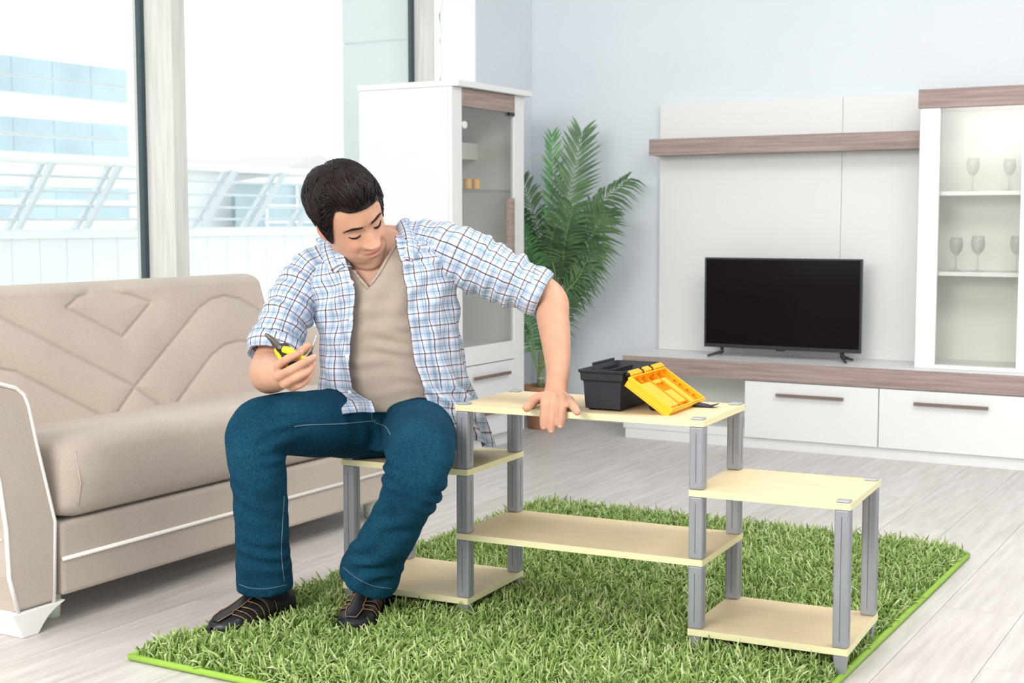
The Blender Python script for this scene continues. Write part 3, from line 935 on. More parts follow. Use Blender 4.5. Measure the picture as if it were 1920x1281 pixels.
for sx in (-0.034, 0.034):
    for yy in (0.012, 0.195):
        box('foot', 'toolbox_black', sx - 0.008, sx + 0.008, yy, yy + 0.02, 0, 0.0045, TB, 0.001)
tr = MB().box(-0.044, 0.0, 0.05, 0.20, 0.072, 0.076).box(-0.044, -0.041, 0.05, 0.20, 0.076, 0.094).box(-0.003, 0.0, 0.05, 0.20, 0.076, 0.094).box(-0.041, -0.003, 0.05, 0.053, 0.076, 0.094)
tr.build('tray', 'toolbox_black', TB, 0.001)
box('rim_tab', 'toolbox_black', -0.062, -0.057, 0.08, 0.22, 0.0945, 0.106, TB, 0.0015)
# lid, hinged on the right hand rim and lying open on the shelf
la = math.radians(-34)
HX, HZ = 0.066, 0.0885
def lid_pt(a, b, c):
    "a along the hinge, b down the lid, c above its floor"
    return (HX + b * math.cos(la) - c * math.sin(la), a, HZ + b * math.sin(la) + c * math.cos(la))
def lid_box(mb, a0, a1, b0, b1, c0, c1):
    vs = [lid_pt(a, b, c) for a in (a0, a1) for b in (b0, b1) for c in (c0, c1)]
    mb.add(vs, [(0, 1, 3, 2), (4, 6, 7, 5), (0, 4, 5, 1), (2, 3, 7, 6), (0, 2, 6, 4), (1, 5, 7, 3)])
    return mb
A0, A1, B0, B1 = -0.006, 0.236, 0.006, 0.136
ld = MB()
lid_box(ld, A0, A1, B0, B1, -0.026, -0.023)
lid_box(ld, A0, A0 + 0.004, B0, B1, -0.023, 0.002)
lid_box(ld, A1 - 0.004, A1, B0, B1, -0.023, 0.002)
lid_box(ld, A0 + 0.004, A1 - 0.004, B0, B0 + 0.004, -0.023, 0.002)
lid_box(ld, A0 + 0.004, A1 - 0.004, B1 - 0.004, B1, -0.023, 0.002)
lid = ld.build('lid', 'toolbox_yellow', TB, 0.002)
rim = MB()
lid_box(rim, A0 - 0.003, A1 + 0.003, B0 - 0.002, B0 + 0.001, -0.006, -0.001)
lid_box(rim, A0 - 0.003, A0 - 0.0002, B0 - 0.002, B1 + 0.003, -0.006, -0.001)
lid_box(rim, A0 - 0.003, A1 + 0.003, B1 + 0.0002, B1 + 0.003, -0.006, -0.001)
rim.build('rim', 'toolbox_yellow', lid, 0.001)
for (a0, a1, b0, b1, c1) in ((0.012, 0.085, 0.030, 0.122, -0.006), (0.093, 0.150, 0.070, 0.118, -0.007), (0.158, 0.196, 0.030, 0.128, -0.007), (0.102, 0.150, 0.030, 0.042, -0.006)):
    lid_box(MB(), a0, a1, b0, b1, -0.0228, c1).build('compartment_cover', 'toolbox_yellow', lid, 0.0025)
ribs = MB()
for a in (0.045, 0.09, 0.153, 0.20): lid_box(ribs, a, a + 0.002, B0 + 0.0042, 0.0295, -0.0228, -0.004)
for a in (0.089, 0.153, 0.2): lid_box(ribs, a, a + 0.002, 0.03, B1 - 0.0042, -0.0228, -0.005)
for b in (0.045, 0.062, 0.085, 0.105): lid_box(ribs, 0.2021, A1 - 0.0042, b, b + 0.002, -0.0228, -0.006)
lid_box(ribs, 0.02, 0.07, 0.124, 0.126, -0.0228, -0.006)
for a in (0.105, 0.125): lid_box(ribs, a, a + 0.002, 0.043, 0.069, -0.0228, -0.008)
ribs.build('divider', 'toolbox_orange', lid)
hg = MB()
for a in np.concatenate([np.linspace(0.008, 0.07, 7), np.linspace(0.10, 0.135, 5), np.linspace(0.165, 0.225, 7)]):
    lid_box(hg, a, a + 0.005, -0.009, 0.0058, -0.001, 0.006)
hg.build('hinge', 'toolbox_yellow', lid, 0.001)
hb = MB().tube([(HX - 0.004, -0.004, HZ + 0.001), (HX - 0.004, 0.235, HZ + 0.001)], 0.0045, 8)
hb.build('hinge_rod', 'toolbox_black', TB, smooth=True)
lat = MB()
vs = []
lp = [(0.136, -0.012, 0.038), (0.150, -0.004, 0.036), (0.166, 0.004, 0.030), (0.176, 0.014, 0.028), (0.181, 0.022, 0.026)]
for (b, c, hw) in lp:
    for (sa, dc) in ((-1, 0), (1, 0), (1, 0.005), (-1, 0.005)):
        vs.append(lid_pt(0.175 + sa * hw * 0.55, b, c + dc))
fs = [(0, 1, 2, 3), (16, 17, 18, 19)]
for i in range(4): fs += [(i * 4 + k, i * 4 + (k + 1) % 4, i * 4 + 4 + (k + 1) % 4, i * 4 + 4 + k) for k in range(4)]
lat.add(vs, fs).build('latch', 'toolbox_black', lid, 0.0015)
hn = MB().tube([lid_pt(0.055, 0.075, -0.024), lid_pt(0.055, 0.078, -0.046), lid_pt(0.075, 0.078, -0.049), lid_pt(0.155, 0.078, -0.049), lid_pt(0.175, 0.078, -0.046), lid_pt(0.175, 0.075, -0.024)], 0.008, 8)
hn.build('handle', 'toolbox_black', lid, smooth=True)
# ------------------------------------------------------------------ the seated man
def attr_mat(name, rough, spec=0.3, sss=0.0, bump=0.0, bscale=200):
    mt = mat(name, (0.5, 0.5, 0.5), rough, spec=spec, sss=sss, bump=bump, bscale=bscale)
    N, L = mt.node_tree.nodes, mt.node_tree.links
    a = N.new('ShaderNodeAttribute')
    a.attribute_name = 'tint'
    L.new(a.outputs['Color'], N['Principled BSDF'].inputs['Base Color'])
attr_mat('skin', 0.52, 0.35, sss=0.25, bump=0.05, bscale=400)
mat('hair_dark', (0.020, 0.011, 0.010), 0.45, spec=0.25, var=0.4, scale=60)
mat('brow_hair', (0.022, 0.014, 0.011), 0.7, spec=0.2)
mat('denim', (0.010, 0.068, 0.118), 0.9, spec=0.08, col2=(0.004, 0.034, 0.066), scale=7, contrast=(0.22, 0.80), fine=0.38, fscale=260, bump=0.35, bscale=420, detail=15)
mat('denim_thread', (0.10, 0.16, 0.21), 0.8)
mat('tee_beige', (0.42, 0.345, 0.285), 0.9, spec=0.15, fine=0.05, fscale=400, var=0.05, scale=30, bump=0.1, bscale=500)
mat('shoe_leather', (0.012, 0.013, 0.017), 0.38, spec=0.5, bump=0.05, bscale=300)
mat('shoe_sock', (0.006, 0.009, 0.022), 0.9)
mat('shoe_sole', (0.02, 0.018, 0.018), 0.7)
mat('shoe_thread', (0.42, 0.24, 0.10), 0.7)
mat('button_white', (0.85, 0.84, 0.80), 0.3)
mat('collar_tag', (0.03, 0.05, 0.09), 0.8)

def plaid(name):
    mt = bpy.data.materials.new(name)
    mt.use_nodes = True
    N, L = mt.node_tree.nodes, mt.node_tree.links
    b = N['Principled BSDF']
    b.inputs['Roughness'].default_value = 0.85
    b.inputs['Specular IOR Level'].default_value = 0.15
    uv = N.new('ShaderNodeUVMap')
    sp = N.new('ShaderNodeSeparateXYZ')
    L.new(uv.outputs[0], sp.inputs[0])
    outs = []
    for ax, per, brown in ((0, 0.0285, (0.13, 0.10, 0.105)), (1, 0.032, (0.21, 0.175, 0.185))):
        dv = N.new('ShaderNodeMath')
        dv.operation = 'DIVIDE'
        dv.inputs[1].default_value = per
        L.new(sp.outputs[ax], dv.inputs[0])
        fr = N.new('ShaderNodeMath')
        fr.operation = 'FRACT'
        L.new(dv.outputs[0], fr.inputs[0])
        rp = N.new('ShaderNodeValToRGB')
        cr = rp.color_ramp
        cr.interpolation = 'CONSTANT'
        white, blue, navy, lilac = (0.80, 0.80, 0.84), (0.56, 0.65, 0.75), (0.27, 0.34, 0.45), (0.78, 0.75, 0.81)
        stops = [(0.0, brown), (0.09, white), (0.22, blue), (0.46, navy), (0.52, blue), (0.76, lilac), (0.93, white)]
        if ax == 1:
            stops = [(0.0, brown), (0.08, white), (0.24, blue), (0.47, navy), (0.525, blue), (0.74, white), (0.93, lilac)]
        cr.elements[0].position, cr.elements[0].color = stops[0][0], (*stops[0][1], 1)
        cr.elements[1].position, cr.elements[1].color = stops[1][0], (*stops[1][1], 1)
        for p_, c_ in stops[2:]:
            e = cr.elements.new(p_)
            e.color = (*c_, 1)
        L.new(fr.outputs[0], rp.inputs[0])
        outs.append(rp.outputs[0])
    mx = N.new('ShaderNodeMix')
    mx.data_type = 'RGBA'
    mx.blend_type = 'MULTIPLY'
    mx.inputs[0].default_value = 1.0
    L.new(outs[0], mx.inputs[6])
    L.new(outs[1], mx.inputs[7])
    ga = N.new('ShaderNodeGamma')
    ga.inputs[1].default_value = 0.82
    L.new(mx.outputs[2], ga.inputs[0])
    L.new(ga.outputs[0], b.inputs['Base Color'])
    no = N.new('ShaderNodeTexNoise')
    no.inputs['Scale'].default_value = 45
    bp = N.new('ShaderNodeBump')
    bp.inputs['Strength'].default_value = 0.12
    bp.inputs['Distance'].default_value = 0.004
    tc = N.new('ShaderNodeTexCoord')
    L.new(tc.outputs['Object'], no.inputs['Vector'])
    L.new(no.outputs[0], bp.inputs['Height'])
    L.new(bp.outputs[0], b.inputs['Normal'])
    MATS[name] = mt
plaid('plaid')

def nrm(v):
    v = np.asarray(v, float)
    return v / (np.linalg.norm(v) + 1e-12)

def catmull(ctrl, per=8):
    c = [np.asarray(p, float) for p in ctrl]
    cc = [2 * c[0] - c[1]] + c + [2 * c[-1] - c[-2]]
    out = []
    for i in range(1, len(cc) - 2):
        p0, p1, p2, p3 = cc[i - 1:i + 3]
        for t in np.linspace(0, 1, per, endpoint=False):
            out.append(0.5 * (2 * p1 + (p2 - p0) * t + (2 * p0 - 5 * p1 + 4 * p2 - p3) * t * t + (3 * p1 - p0 - 3 * p2 + p3) * t ** 3))
    out.append(c[-1])
    return np.array(out)

def limb(pts, rad, n=18, per=8, ref=None, flat=None, round_ends=True, flat_tip=False):
    """closed tapered tube. pts control points, rad radii (scalar or (a, b) along ref and across)."""
    R_ = np.array([[r, r] if not hasattr(r, '__len__') else r for r in rad], float)
    q = catmull([np.concatenate([p, r]) for p, r in zip(pts, R_)], per)
    P_, R2 = q[:, :3], q[:, 3:]
    if round_ends:
        d0, d1 = nrm(P_[0] - P_[1]), nrm(P_[-1] - P_[-2])
        hd, rd = [], []
        for a in (80, 55, 30):
            a = math.radians(a)
            hd.append(P_[0] + d0 * R2[0].mean() * math.sin(a))
            rd.append(R2[0] * math.cos(a))
        tl, rt = [], []
        for a in (30, 55, 80):
            a = math.radians(a)
            tl.append(P_[-1] + d1 * R2[-1].mean() * math.sin(a))
            rt.append(R2[-1] * math.cos(a))
        if flat_tip: tl, rt = np.zeros((0, 3)), np.zeros((0, 2))
        P_ = np.concatenate([hd, P_, tl])
        R2 = np.concatenate([rd, R2, rt])
    rows = []
    prev = None
    for i in range(len(P_)):
        t = nrm(P_[min(i + 1, len(P_) - 1)] - P_[max(i - 1, 0)])
        a = (np.asarray(ref, float) if ref is not None else np.array([0, 0, 1.0])) if prev is None else prev
        a = nrm(a - t * (a @ t))
        prev = a
        b = np.cross(t, a)
        th = np.linspace(0, 2 * math.pi, n, endpoint=False)
        rows.append(P_[i] + np.outer(np.cos(th) * R2[i, 0], a) + np.outer(np.sin(th) * R2[i, 1], b))
    return np.array(rows)

def add_loft(mb, rows):
    r, c = rows.shape[:2]
    vs = rows.reshape(-1, 3)
    fs = [(i * c + j, i * c + (j + 1) % c, (i + 1) * c + (j + 1) % c, (i + 1) * c + j) for i in range(r - 1) for j in range(c)]
    fs += [tuple(range(c))[::-1], tuple(range((r - 1) * c, r * c))]
    mb.add(vs, fs)

def remeshed(mb, voxel, smooth_it=6, fac=0.5):
    me = mb.mesh('tmp')
    o = bpy.data.objects.new('tmp', me)
    COL.objects.link(o)
    md = o.modifiers.new('r', 'REMESH')
    md.mode, md.voxel_size, md.adaptivity = 'VOXEL', voxel, 0.0
    if smooth_it:
        sm = o.modifiers.new('s', 'SMOOTH')
        sm.iterations, sm.factor = smooth_it, fac
    dg = bpy.context.evaluated_depsgraph_get()
    out = bpy.data.meshes.new_from_object(o.evaluated_get(dg))
    bpy.data.objects.remove(o)
    return out

def get_co(me):
    a = np.empty(len(me.vertices) * 3, np.float32)
    me.vertices.foreach_get('co', a)
    return a.reshape(-1, 3).astype(float)
def get_no(me):
    a = np.empty(len(me.vertices) * 3, np.float32)
    me.vertices.foreach_get('normal', a)
    return a.reshape(-1, 3).astype(float)
def set_co(me, co):
    me.vertices.foreach_set('co', co.astype(np.float32).ravel())
    me.update()
def set_tint(me, col):
    ca = me.color_attributes.new('tint', 'FLOAT_COLOR', 'POINT')
    ca.data.foreach_set('color', np.concatenate([col, np.ones((len(col), 1))], 1).astype(np.float32).ravel())

def g2(x, s):
    return np.exp(-(x / s) ** 2)

MAN = thing('person', 'seated man in open plaid shirt, beige v-neck and jeans holding pliers', 'person', (-2.0, 3.02, 0))
MO = V(-2.0, 3.02, 0)
def to_man(me):
    co = get_co(me)
    set_co(me, co - MO)
    return me

# ---------------------------------------------------------------- head
HT = at(657, 406, 3.50)
HXv, HYv, HZv = nrm(V(0.46, 0.76, 0.465)), None, None
HYv = nrm(V(0.838, -0.33, -0.40))
HXv = nrm(HXv - HYv * (HXv @ HYv))
HZv = -np.cross(HXv, HYv)
HS = 1.0
def h2w(p):
    p = np.asarray(p, float) * HS
    return HT + p[..., 0:1] * HXv + p[..., 1:2] * HYv + p[..., 2:3] * HZv
def w2h(p):
    d = np.asarray(p) - HT
    return np.stack([d @ HXv, d @ HYv, d @ HZv], -1) / HS

ZK = np.array([-0.134, -0.130, -0.122, -0.111, -0.097, -0.083, -0.074, -0.065, -0.055, -0.040, -0.020, 0.0, 0.022, 0.035, 0.055, 0.075, 0.092, 0.106, 0.114, 0.117])
FK = np.array([0.030, 0.062, 0.083, 0.0905, 0.0865, 0.0905, 0.0915, 0.093, 0.090, 0.088, 0.087, 0.087, 0.0925, 0.0915, 0.086, 0.076, 0.062, 0.042, 0.020, 0.004])
AK = np.array([0.012, 0.026, 0.040, 0.050, 0.056, 0.0625, 0.0655, 0.068, 0.070, 0.0725, 0.0740, 0.0745, 0.0745, 0.0740, 0.072, 0.067, 0.058, 0.042, 0.022, 0.004])
BK = np.array([-0.005, -0.003, 0.0, 0.006, 0.014, 0.026, 0.036, 0.046, 0.058, 0.075, 0.092, 0.101, 0.105, 0.106, 0.104, 0.097, 0.084, 0.060, 0.032, 0.006])

def head_rows(nz=120, nt=120):
    zz = np.concatenate([np.linspace(-0.134, 0.10, nz - 22), np.linspace(0.10, 0.117, 23)[1:]])
    th = np.linspace(-math.pi, math.pi, nt, endpoint=False)
    rows = []
    for z in zz:
        f, a, b = np.interp(z, ZK, FK), np.interp(z, ZK, AK), np.interp(z, ZK, BK)
        s, c = np.sin(th), np.cos(th)
        e = 2.25
        x = a * np.sign(s) * np.abs(s) ** (2 / e)
        yc = np.where(c >= 0, f, max(b, 0.012)) * np.sign(c) * np.abs(c) ** (2 / e)
        y = yc
        front = (c > 0)
        wf = np.where(front, np.clip(c, 0, 1) ** 0.5, 0)
        dy = np.zeros_like(x)
        ax = np.abs(x)
        zr, z = z, (z * 1.12 if z < 0 else z)
        # nose
        t = np.clip((0.008 - z) / 0.050, 0, 1.0)
        hgt = 0.004 + 0.026 * t ** 1.15
        low = smoothstep(-0.0545, -0.044, z)
        up = 1 - smoothstep(0.004, 0.022, z)
        wdt = 0.0090 + 0.0065 * t
        dy += hgt * low * up * np.exp(-(ax / wdt) ** 2.4)
        dy += 0.0115 * g2(ax - 0.0155, 0.0062) * g2(z + 0.0455, 0.0075)
        # eye socket, lids, brow, cheek
        dy += -0.0095 * g2(ax - 0.031, 0.017) * g2(z - 0.004, 0.0115)
        dy += -0.004 * g2(ax - 0.014, 0.006) * g2(z - 0.004, 0.010)
        dy += 0.0085 * g2(ax - 0.0325, 0.0125) * g2(z + 0.0015, 0.0078)
        dy += 0.0038 * g2(ax - 0.030, 0.020) * g2(z - 0.0235, 0.0075)
        dy += 0.0065 * g2(ax - 0.040, 0.017) * g2(z + 0.038, 0.016)
        dy += -0.0035 * g2(ax - 0.033 - (-0.055 - z) * 0.35, 0.0045) * g2(z + 0.062, 0.014)
        # lips and chin
        dy += 0.0050 * g2(x, 0.0185) * g2(z + 0.0675, 0.0042)
        dy += 0.0058 * g2(x, 0.0165) * g2(z + 0.0820, 0.0052)
        dy += -0.0048 * g2(x, 0.026) * g2(z + 0.0742 - 0.0045 * (ax / 0.026) ** 2, 0.0020)
        dy += -0.0030 * g2(ax - 0.0285, 0.005) * g2(z + 0.071, 0.006)
        dy += -0.0018 * g2(x, 0.004) * g2(z + 0.060, 0.005)
        dy += 0.0045 * g2(x, 0.017) * g2(z + 0.108, 0.010)
        y = y + dy * wf
        rows.append(h2w(np.stack([x, y, np.full_like(x, zr)], -1)))
    return np.array(rows)

body = MB()
add_loft(body, head_rows())
def ear(sg):
    c = V(sg * 0.0765, -0.010, -0.012)
    ax_u = nrm(V(sg * 0.10, -0.16, 1.0))
    ax_f = nrm(V(-sg * 0.42, 1.0, 0.12))
    ax_n = nrm(np.cross(ax_f, ax_u)) * 1.0
    if ax_n[0] * sg < 0: ax_n = -ax_n
    rows = []
    for i, a in enumerate(np.linspace(-math.pi / 2, math.pi / 2, 11)):
        rr = []
        for b_ in np.linspace(0, 2 * math.pi, 24, endpoint=False):
            u, f_, n_ = math.sin(a), math.cos(a) * math.cos(b_), math.cos(a) * math.sin(b_)
            wd = 0.0175 * (1.0 if u > -0.2 else 0.75 + 0.25 * (1 + u) / 0.8)
            d_ = 0.0062 * n_
            if n_ > 0: d_ -= 0.0065 * math.exp(-((u + 0.05) / 0.45) ** 2 - ((f_ - 0.1) / 0.42) ** 2)
            rr.append(c + ax_u * 0.031 * u + ax_f * wd * f_ + ax_n * (d_ + 0.004 * (-f_)))
        rows.append(rr)
    add_loft(body, h2w(np.array(rows)))
ear(1)
ear(-1)

# neck and inner torso
NB = at(712, 486, 3.62)
add_loft(body, limb([h2w(V(0, -0.020, -0.020)), h2w(V(0, -0.022, -0.085)), at(702, 480, 3.595), at(716, 535, 3.63)], [0.054, 0.056, 0.060, (0.075, 0.075)], 24))
LAT0 = nrm(at(845, 450, 3.60) - at(560, 500, 3.62))
add_loft(body, limb([at(712, 505, 3.61), at(716, 545, 3.62), at(724, 620, 3.635), at(736, 690, 3.66), at(742, 745, 3.675)],
                    [(0.095, 0.125), (0.105, 0.145), (0.105, 0.138), (0.10, 0.135), (0.07, 0.11)], 28, ref=FWD))
# trapezius
add_loft(body, limb([at(620, 495, 3.63), at(655, 475, 3.63), at(705, 455, 3.63), at(770, 450, 3.63), at(835, 452, 3.61)], [0.030, 0.034, 0.045, 0.034, 0.03], 18))

# left arm, straight down to the shelf edge
shL, elL, wrL = at(840, 470, 3.60), at(1026, 556, 3.58), at(1043, 716, 3.455)
add_loft(body, limb([shL, at(930, 508, 3.60), elL + V(0, 0, 0.002), at(1037, 600, 3.545), at(1044, 655, 3.50), at(1046, 700, 3.465), at(1042, 733, 3.44), at(1038, 748, 3.425)],
                    [0.058, 0.050, (0.043, 0.040), (0.042, 0.040), (0.036, 0.033), (0.030, 0.027), (0.030, 0.022), (0.034, 0.018)], 22, ref=RGT))
def on_z(x, y, z):
    d = FWD + RGT * (x - 960) / FPX - UPV * (y - 640.5) / FPX
    return CAM + d * ((z - CAM[2]) / d[2])
def z5(x, y): return (930 + x / 3.84, 640 + y / 3.84)
ZT = ZL[3]
# palm of the left hand lying on the board
k_i, k_m, k_r, k_p = (on_z(*z5(352, 425), ZT + 0.022), on_z(*z5(415, 420), ZT + 0.025), on_z(*z5(478, 422), ZT + 0.023), on_z(*z5(528, 425), ZT + 0.018))
wr_c = at(1041, 741, 3.435)
for k_, r0, r1 in ((k_i, 0.019, 0.0115), (k_m, 0.020, 0.0118), (k_r, 0.019, 0.0112), (k_p, 0.017, 0.010)):
    add_loft(body, limb([wr_c + (k_ - wr_c) * 0.05, wr_c + (k_ - wr_c) * 0.55, k_], [(r0, r0), (0.0165, 0.0165), (r1 * 1.1, r1 * 1.1)], 14, per=4))
def edge_front(x, y, off):
    "point on the pixel ray lying off metres in front of the board's front edge"
    n_ = V(math.sin(SA), -math.cos(SA), 0)
    p0 = SO + n_ * (off + 0.0012)
    d = FWD + RGT * (x - 960) / FPX - UPV * (y - 640.5) / FPX
    return CAM + d * (((p0 - CAM) @ n_) / (d @ n_))
def finger(pts, rad):
    add_loft(body, limb(pts, rad, 14, per=5))
NAILS = []
for k_, a, b_, tip, r in ((k_i, (350, 490), (346, 545), (344, 622), 0.0112), (k_m, (410, 488), (406, 560), (398, 648), 0.0114), (k_r, (478, 488), (474, 545), (463, 612), 0.0108)):
    p1 = edge_front(*z5(*a), 0.004)
    p1[2] = max(p1[2], ZT + 0.009)
    p2 = edge_front(*z5(*b_), 0.0115)
    p3 = edge_front(*z5(*tip), 0.0125)
    p3 = p2 + (p3 - p2) * 0.93
    finger([k_, k_ + (p1 - k_) * 0.55 + V(0, 0, 0.003), p1, p2, p2 + (p3 - p2) * 0.55, p3], [r * 1.05, r * 1.03, r * 1.04, r, r * 0.95, r * 0.82])
    NAILS.append((p3, nrm(p3 - p2), nrm(-FWD), 0.0068))
# thumb and little finger rest on top of the board
th0 = wr_c + (k_i - wr_c) * 0.42
finger([th0, on_z(*z5(300, 412), ZT + 0.020), on_z(*z5(258, 445), ZT + 0.013), on_z(*z5(222, 480), ZT + 0.0105)], [0.017, 0.0145, 0.0125, 0.0108])
pk2, pk3 = on_z(*z5(556, 468), ZT + 0.018), on_z(*z5(584, 510), ZT + 0.0088)
finger([k_p, pk2, on_z(*z5(570, 488), ZT + 0.013), pk3], [0.0118, 0.0105, 0.010, 0.0088])
NAILS.append((pk3, nrm(pk3 - pk2), V(0, -0.3, 1), 0.0055))

# right arm, forearm resting on the thigh, hand holding pliers
shR, elR, wrR = at(590, 530, 3.635), at(512, 690, 3.52), at(532, 706, 3.30)
add_loft(body, limb([shR, at(540, 605, 3.58), at(509, 678, 3.53), at(503, 700, 3.47), at(510, 704, 3.40), at(524, 705, 3.33), at(535, 703, 3.29)],
                    [0.044, 0.045, 0.047, 0.048, 0.044, 0.034, 0.029], 22))
def z4(x, y): return (440 + x / 6.405, 590 + y / 6.405)
def zp(x, y, d): return at(*z4(x, y), d)
pc = at(532, 703, 3.285)
RH = [  # knuckle, middle joint, end joint, tip
    ((525, 615, 3.240), (640, 530, 3.205), (735, 490, 3.215), (795, 462, 3.235), 0.0098),
    ((535, 740, 3.225), (690, 655, 3.180), (840, 575, 3.188), (950, 515, 3.215), 0.0100),
    ((600, 835, 3.230), (745, 755, 3.185), (870, 690, 3.192), (945, 610, 3.222), 0.0094),
    ((690, 880, 3.245), (800, 840, 3.205), (880, 770, 3.208), (925, 700, 3.232), 0.0082)]
for kn, a, b_, tp, r in RH:
    kn, a, b_, tp = zp(*kn), zp(*a), zp(*b_), zp(*tp)
    add_loft(body, limb([pc, pc + (kn - pc) * 0.55, kn], [(0.018, 0.018), (0.0165, 0.0165), (r * 1.22, r * 1.22)], 14, per=4))
    finger([kn, kn + (a - kn) * 0.55, a, b_, tp], [r * 1.18, r * 1.05, r * 1.04, r * 0.95, r * 0.80])
    NAILS.append((tp, nrm(tp - b_), nrm(-FWD + 0.4 * UPV), r * 0.62))
# thumb behind the pliers, tip up
finger([pc + (zp(525, 615, 3.24) - pc) * 0.35 + FWD * 0.006, zp(640, 560, 3.275), zp(770, 470, 3.272), zp(830, 425, 3.262), zp(880, 378, 3.255)], [0.0165, 0.0145, 0.0115, 0.0112, 0.0088])

bme = remeshed(body, 0.0026, 4, 0.5)
co = get_co(bme)
hc = w2h(co)
skin = np.tile(V(0.585, 0.32, 0.21), (len(co), 1))
def mixc(col, c, wgt):
    return col * (1 - wgt[:, None]) + np.asarray(c) * wgt[:, None]
hd = (hc[:, 2] > -0.140) & (np.abs(hc[:, 0]) < 0.1) & (hc[:, 1] > -0.12) & (hc[:, 1] < 0.14) & (hc[:, 2] < 0.13)
x_, y_, z_ = hc.T
z_ = np.where(z_ < 0, z_ * 1.12, z_)
fr_ = hd & (y_ > 0.03)
wf = np.where(fr_, 1.0, 0.0)
skin = mixc(skin, (0.66, 0.30, 0.215), 0.55 * wf * g2(np.abs(x_) - 0.040, 0.02) * g2(z_ + 0.035, 0.018))
skin = mixc(skin, (0.70, 0.36, 0.27), 0.5 * wf * g2(x_, 0.016) * g2(z_ + 0.042, 0.016))
stub = wf * smoothstep(-0.050, -0.072, z_) * 0.22 * (1 - g2(x_, 0.02) * g2(z_ + 0.0745, 0.011))
skin = mixc(skin, (0.30, 0.22, 0.19), stub)
lipw = wf * np.clip(np.exp(-(np.abs(x_) / 0.0225) ** 4) * np.exp(-((z_ + 0.0745 - 0.004 * (x_ / 0.024) ** 2) / 0.0088) ** 4), 0, 1)
skin = mixc(skin, (0.52, 0.215, 0.185), 0.8 * lipw)
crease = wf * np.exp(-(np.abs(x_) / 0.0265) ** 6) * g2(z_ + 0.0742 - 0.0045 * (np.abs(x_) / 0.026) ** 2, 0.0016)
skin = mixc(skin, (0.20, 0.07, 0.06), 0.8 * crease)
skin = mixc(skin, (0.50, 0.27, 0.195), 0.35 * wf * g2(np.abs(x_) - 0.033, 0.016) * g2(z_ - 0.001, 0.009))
earw = np.where(hd, 1.0, 0) * smoothstep(0.068, 0.076, np.abs(x_)) * g2(z_ + 0.012, 0.04)
skin = mixc(skin, (0.72, 0.30, 0.22), 0.5 * earw)
# knuckles and fingertips a little pinker
far = ~hd
for p_, d_, n_, r_ in NAILS:
    dd = np.linalg.norm(co - p_, axis=1)
    skin = mixc(skin, (0.70, 0.36, 0.28), 0.5 * g2(dd, 0.022))
skin *= (1 + 0.05 * np.sin(co[:, 0] * 90 + np.sin(co[:, 2] * 70) * 2) * np.sin(co[:, 1] * 83 + co[:, 2] * 60))[:, None]
set_tint(bme, skin)
bme = to_man(bme)
BODY = finish('body', bme, 'skin', MAN, True)
mat('nail', (0.72, 0.45, 0.38), 0.3, spec=0.5)
for p_, d_, n_, r_ in NAILS:
    n_ = nrm(n_ - d_ * (n_ @ d_))
    s_ = np.cross(d_, n_)
    rows = []
    for i, t in enumerate(np.linspace(-1.1, 0.75, 6)):
        wdt = r_ * (0.75 if i in (0, 5) else 0.95)
        rows.append([p_ + d_ * t * r_ * 0.95 + s_ * wdt * math.sin(a) + n_ * (r_ * 1.36 * math.cos(a) - 0.0002 - (0.0012 if i == 0 else 0) - (0.0010 if i == 5 else 0)) for a in np.linspace(-0.75, 0.75, 7)])
    o = finish('fingernail', grid_mesh('fingernail', np.array(rows) - MO), 'nail', MAN, True)
    o.parent = BODY
    md = o.modifiers.new('thick', 'SOLIDIFY')
    md.thickness = 0.0008

# brows and lashes lie on the face
def face_strip(name, pts, w, lift, parent, n=26, material='brow_hair', strands=0):
    "pts: (x, z) on the face in head coordinates; finds the surface in front"
    from mathutils.bvhtree import BVHTree
    bvh = BVHTree.FromObject(BODY, bpy.context.evaluated_depsgraph_get())
    c = catmull([V(a, b, w_) for (a, b), w_ in zip(pts, w)], 8)
    mb = MB()
    def hit(a, b):
        o_ = h2w(V(a, 0.25, b)) - MO
        r = bvh.ray_cast(Vector(o_), Vector(-HYv))
        return np.array(r[0]) if r[0] is not None else None
    P_ = []
    for (a, b, w_) in c:
        row = []
        for k in np.linspace(-1, 1, 5):
            h_ = hit(a, b + k * w_)
            if h_ is None: h_ = h2w(V(a, 0.085, b)) - MO
            row.append(h_ + HYv * lift * (1 - k * k * 0.8))
        P_.append(row)
    o = finish(name, grid_mesh(name, np.array(P_)), material, parent, True)
    md = o.modifiers.new('thick', 'SOLIDIFY')
    md.thickness = 0.0012
    return o

bpy.context.view_layer.update()
for sg in (-1, 1):
    face_strip('eyebrow', [(sg * 0.0125, 0.0165), (sg * 0.022, 0.0195), (sg * 0.035, 0.0225), (sg * 0.047, 0.0195), (sg * 0.056, 0.0125)], [0.0042, 0.0052, 0.0048, 0.0034, 0.0012], 0.0018, MAN)
    face_strip('eyelashes', [(sg * 0.0195, -0.0040), (sg * 0.026, -0.0068), (sg * 0.034, -0.0078), (sg * 0.042, -0.0062), (sg * 0.0475, -0.0025)], [0.0012, 0.0027, 0.0031, 0.0027, 0.0013], 0.0014, MAN)
# ---------------------------------------------------------------- jeans
jn = MB()
